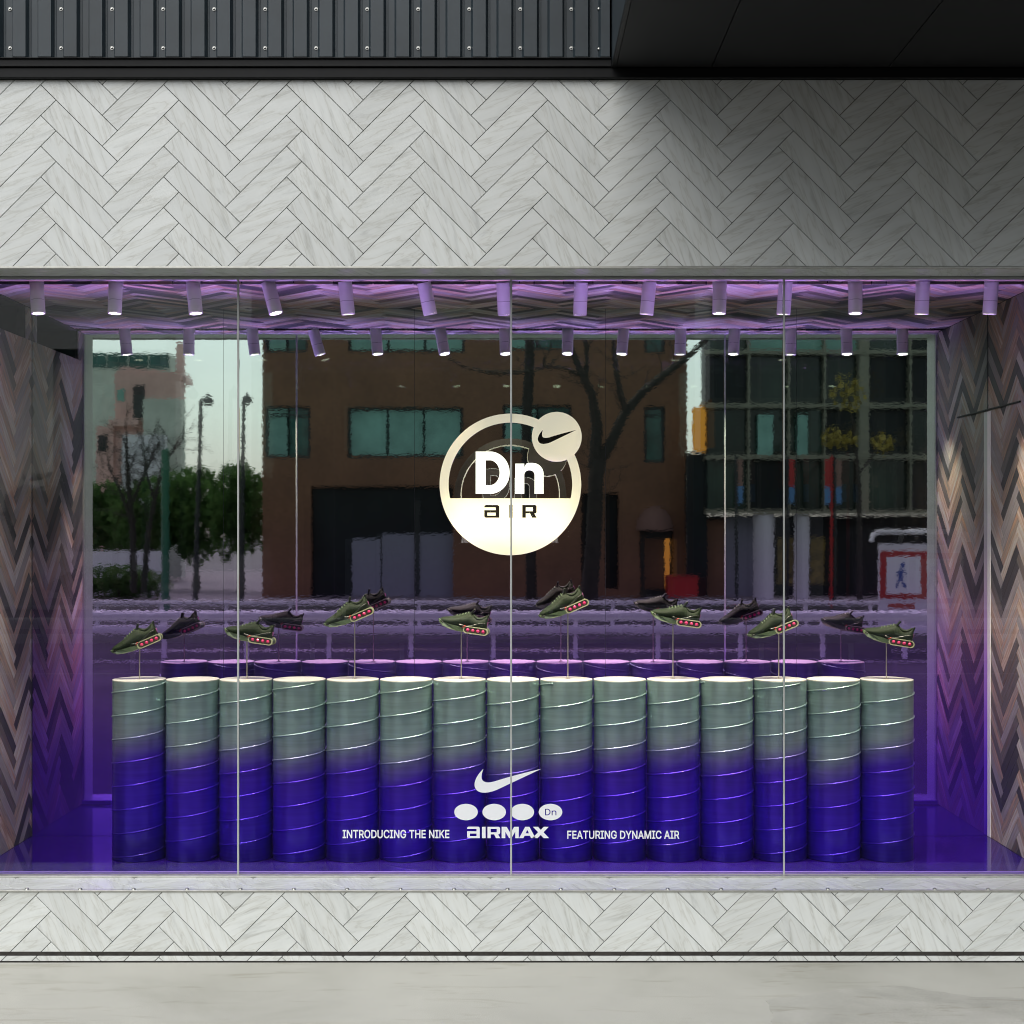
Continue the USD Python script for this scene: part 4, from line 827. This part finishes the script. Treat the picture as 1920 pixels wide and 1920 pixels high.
for i, (xq, yt_, yb2, wq, vv, lb) in enumerate([(205, 905, 1040, 60, 62, 'dense green tree at the left edge of the reflection'), (285, 900, 1045, 70, 60, 'dense green tree behind the green pole'), (368, 872, 1050, 66, 60, 'tall green tree behind the first street lamp'), (452, 868, 1050, 62, 58, 'tall green tree against the brown building'), (120, 890, 1040, 70, 62, 'green tree beyond the left edge of the mirror view')]):
    tr = thing('green_tree', lb, 'tree', group='green trees across the street')
    c_ = street(xq, (yt_ + yb2) / 2, vv); obj('crown', leaves(c_, (wq * vv / F, 1.8, (yb2 - yt_) / 2 * vv / F), 1700, .21, 20 + i), mats['leaf'], tr)
    obj('trunk', cyl((c_[0], c_[1], .002), (c_[0], c_[1], c_[2]), .16, .08, 10), mats['bark'], tr, smooth=40)
yt = thing('yellow_tree', 'small tree with sparse yellow leaves in front of the glass office', 'tree')
for k_, (xx_, yy_, rr_, nn_) in enumerate(((1588, 738, .62, 150), (1566, 824, .42, 110), (1590, 828, .30, 60), (1655, 832, .36, 120))): obj('foliage', leaves(street(xx_, yy_, 47), (rr_, .4, rr_), nn_, .10, 60 + k_), mats['leaf_yellow'], yt)
a = street(1612, 1119, 47); obj('trunk', tube([[a[0], a[1], .002], street(1610, 900, 47), street(1600, 800, 47), street(1590, 735, 47)], [.09, .08, .05, .02], 8), mats['bark'], yt, smooth=True); obj('branch', tube([street(1609, 890, 47), street(1640, 850, 47), street(1656, 830, 47)], [.045, .03, .015], 6), mats['bark'], yt, smooth=True); obj('branch', tube([street(1606, 850, 47), street(1585, 832, 47), street(1566, 822, 47)], [.04, .025, .012], 6), mats['bark'], yt, smooth=True)
bs = thing('low_bush', 'low clipped bush at the left beside the far road edge', 'bush')
obj('foliage', leaves(street(225, 1095, 52), (1.75, .8, .68), 3000, .10, 40), mats['leaf'], bs); a = street(225, 1110, 52); obj('stem', cyl((a[0], a[1], .002), (a[0], a[1], .5), .06, n=8), mats['bark'], bs)
lw = obj('low_wall', sbx(120, 312, 1033, 1119, 54.5, .25), mats['col']); tag(lw, 'low pale wall behind the bush and bare trees', 'wall')
def bare_tree(label, segs, seed, twigs, tl):
    """segs: list of limbs, each a list of (x, y, half width in pixels) at distance v"""
    rg = np.random.default_rng(seed); tr = thing('bare_tree', label, 'tree', group='bare trees across the street')
    for j, (v, pts) in enumerate(segs):
        P = []
        for (xx, yy, hw) in pts: p = street(xx, yy, v); p[2] = max(p[2], .002); P.append(p)
        P = np.array(P); W = np.array([q[2] for q in pts]) * v / F
        t = np.linspace(0, len(P) - 1, len(P) * 4); Q = np.column_stack([np.interp(t, range(len(P)), P[:, k]) for k in range(3)])
        Q += (meshkit.noise(np.column_stack([t * .7 + seed, t * 0 + j, t * 0]), seed)[:, None] - .5) * W.mean() * .8
        obj('trunk' if j == 0 else 'limb', tube(Q, np.interp(t, range(len(P)), W), 10), mats['bark'], tr, smooth=True)
        tw = []
        for q in range(twigs):
            k = rg.integers(len(Q) // 3, len(Q)); d = rg.normal(size=3); d[2] = abs(d[2]) * .9 + .2; d[1] *= .5; d /= np.linalg.norm(d); L = tl * rg.uniform(.4, 1)
            pts_ = [Q[k]]
            for s_i in range(4): d2 = d + rg.normal(size=3) * .28; pts_.append(pts_[-1] + d2 / np.linalg.norm(d2) * L / 4)
            tw.append(tube(pts_, np.linspace(.022, .006, 5), 4))
            for b_ in range(2):
                d3 = d + rg.normal(size=3) * .7; d3 /= np.linalg.norm(d3); tw.append(tube([pts_[2 + b_], pts_[2 + b_] + d3 * L * .2, pts_[2 + b_] + d3 * L * .35 + [0, 0, .05]], [.012, .008, .004], 4))
        if tw: obj('twigs', cat(tw), mats['bark'], tr)
VT = 44.0
bare_tree('large bare tree with thick forked limbs in front of the brown building', [(VT, [(1106, 1160, 17), (1108, 1040, 15), (1112, 900, 14), (1118, 870, 13)]), (VT, [(1113, 880, 12), (1120, 800, 11), (1110, 740, 8), (1090, 700, 7), (1066, 650, 5), (1050, 600, 4)]), (VT, [(1118, 875, 13), (1140, 840, 11), (1172, 775, 9), (1205, 735, 8), (1250, 700, 7), (1300, 660, 6), (1340, 620, 4)]),
    (VT, [(1172, 775, 7), (1160, 735, 6), (1155, 700, 5), (1150, 640, 4), (1160, 570, 3)]), (VT, [(1095, 705, 5), (1060, 690, 3), (1020, 688, 3), (985, 698, 3), (930, 700, 3), (870, 690, 2), (840, 672, 1.5)]), (VT, [(1098, 720, 5), (1100, 660, 4), (1095, 600, 3)])], 5, 7, 1.5)
bare_tree('bare tree whose straight trunk rises behind the middle joint', [(47.0, [(993, 1150, 10), (992, 900, 10), (990, 760, 10), (992, 640, 9), (990, 540, 7)])], 6, 6, 1.4)
bare_tree('thin bare twiggy tree before the green trees at left', [(50, [(252, 1110, 7), (250, 1000, 6), (243, 930, 5), (240, 880, 4), (236, 820, 3)]), (50, [(248, 980, 4), (225, 920, 3), (205, 880, 2)]), (50, [(245, 950, 4), (265, 900, 3), (285, 860, 2)])], 8, 14, 1.6)
bare_tree('thin leaning bare tree beside the green pole', [(50, [(268, 1110, 6), (278, 1000, 5), (292, 930, 4), (305, 870, 3), (335, 830, 2)]), (50, [(290, 940, 3), (275, 890, 2.4), (270, 850, 1.6)])], 9, 14, 1.6)
# poles
a = street(310, 0, 42); gpz = street(0, 845, 42)[2]
gpole = thing('green_pole', 'thick green painted street pole at left', 'pole'); obj('shaft', cyl((a[0], a[1], .002), (a[0], a[1], gpz), .115, n=18), mats['green_pole'], gpole, smooth=40); obj('cap', cyl((a[0], a[1], gpz), (a[0], a[1], gpz + .06), .13, .09, n=18), mats['green_pole'], gpole, smooth=40)
for i, (xb2, xt_, xh, yh) in enumerate(((366, 377, 390, 752), (452, 457, 463, 750))):
    lpz = thing('street_lamp', ['dark street lamp against the white sky, left one', 'dark street lamp nearest to the brown building'][i], 'street lamp', group='street lamps across the street')
    A, B_, Hd = street(xb2, 1119, 48), street(xt_, 752, 48), street(xh, yh, 48); A[2] = .002
    obj('post', cyl(A, B_, .10, .06, 12), mats['dark_frame'], lpz, smooth=40); obj('arm', tube([B_, B_ + [.06, 0, .08], Hd + [-.08, 0, .1], Hd], .035, 8), mats['dark_frame'], lpz, smooth=True)
    hd = trimesh.creation.icosphere(2, .17); hd.apply_scale((1, 1, .95)); hd.apply_translation(Hd); obj('lamp_head', hd, mats['dark_frame'], lpz, smooth=True); obj('lamp_cap', cyl(Hd + [0, 0, .12], Hd + [0, 0, .24], .09, .02, 12), mats['dark_frame'], lpz, smooth=40)
# guard rails
def guard(name, v, zs, r, posts, label):
    y = 2 * DM - v; g_ = thing(name, label, 'guard rail')
    for (za, zb3) in zs: obj('rail', rbox(-22, 22, y - r, y + r, za, zb3, min(r, (zb3 - za) / 2) * .9), mats['white_rail'], g_, smooth=40)
    for p in posts: a = (p - CX) * v / F; obj('post', bx(a - .038, a + .038, y - .05 - r, y - r + .01, .003, zs[0][1] - .02), mats['white_rail'], g_)
guard('guard_rail', 26.9, [(.70, .89), (.46, .62)], .09, [150 + 155 * k for k in range(12)], 'white double guard rail along the near kerb, reflected behind the sneakers')
guard('guard_rail', 34.0, [(.66, .75)], .03, [60 + 121 * k for k in range(15)], 'thin white guard rail in the middle of the road')
# notice frame
VN = 31.0
nf = thing('notice_frame', 'white tubular frame with red pedestrian notice, reflected at right', 'sign'); yn = 2 * DM - VN
pts = []
for (xx, yy) in ((1634, 1300), (1634, 1015), (1638, 1002), (1648, 997), (1740, 997), (1750, 1002), (1754, 1015), (1754, 1300)): p = street(xx, yy, VN); p[2] = max(p[2], -.13); pts.append(p)
obj('tube_frame', tube(pts, .055, 10), mats['white_rail'], nf, smooth=50)
pn = obj('panel', sbx(1647, 1741, 1020, 1180, VN, .04, 0), mats['col'], nf)
obj('red_poster', sbx(1650, 1738, 1034, 1122, VN, .005, .008), mats['red_paint'], pn)
obj('white_sheet', sbx(1662, 1726, 1044, 1113, VN, .002, .014), mats['decal'], pn)
fig = unary_union([Point(1692, 1061).buffer(4.5), stroke([(1690, 1068), (1688, 1084)], 7), stroke([(1688, 1083), (1694, 1094), (1698, 1104)], 4), stroke([(1687, 1083), (1683, 1094), (1680, 1103)], 4), stroke([(1690, 1069), (1700, 1078)], 3.2), stroke([(1689, 1069), (1681, 1080)], 3.2)])
obj('walking_figure', extr(affinity.affine_transform(fig, [VN / F, 0, 0, -VN / F, -CX * VN / F, EYE + HY * VN / F]), .004, frame((0, yn + .0225, 0), X, Z)), mats['blue_paint'], pn)
obj('red_print', sbx(1665, 1715, 1131, 1140, VN, .002, .006), mats['red_paint'], pn)
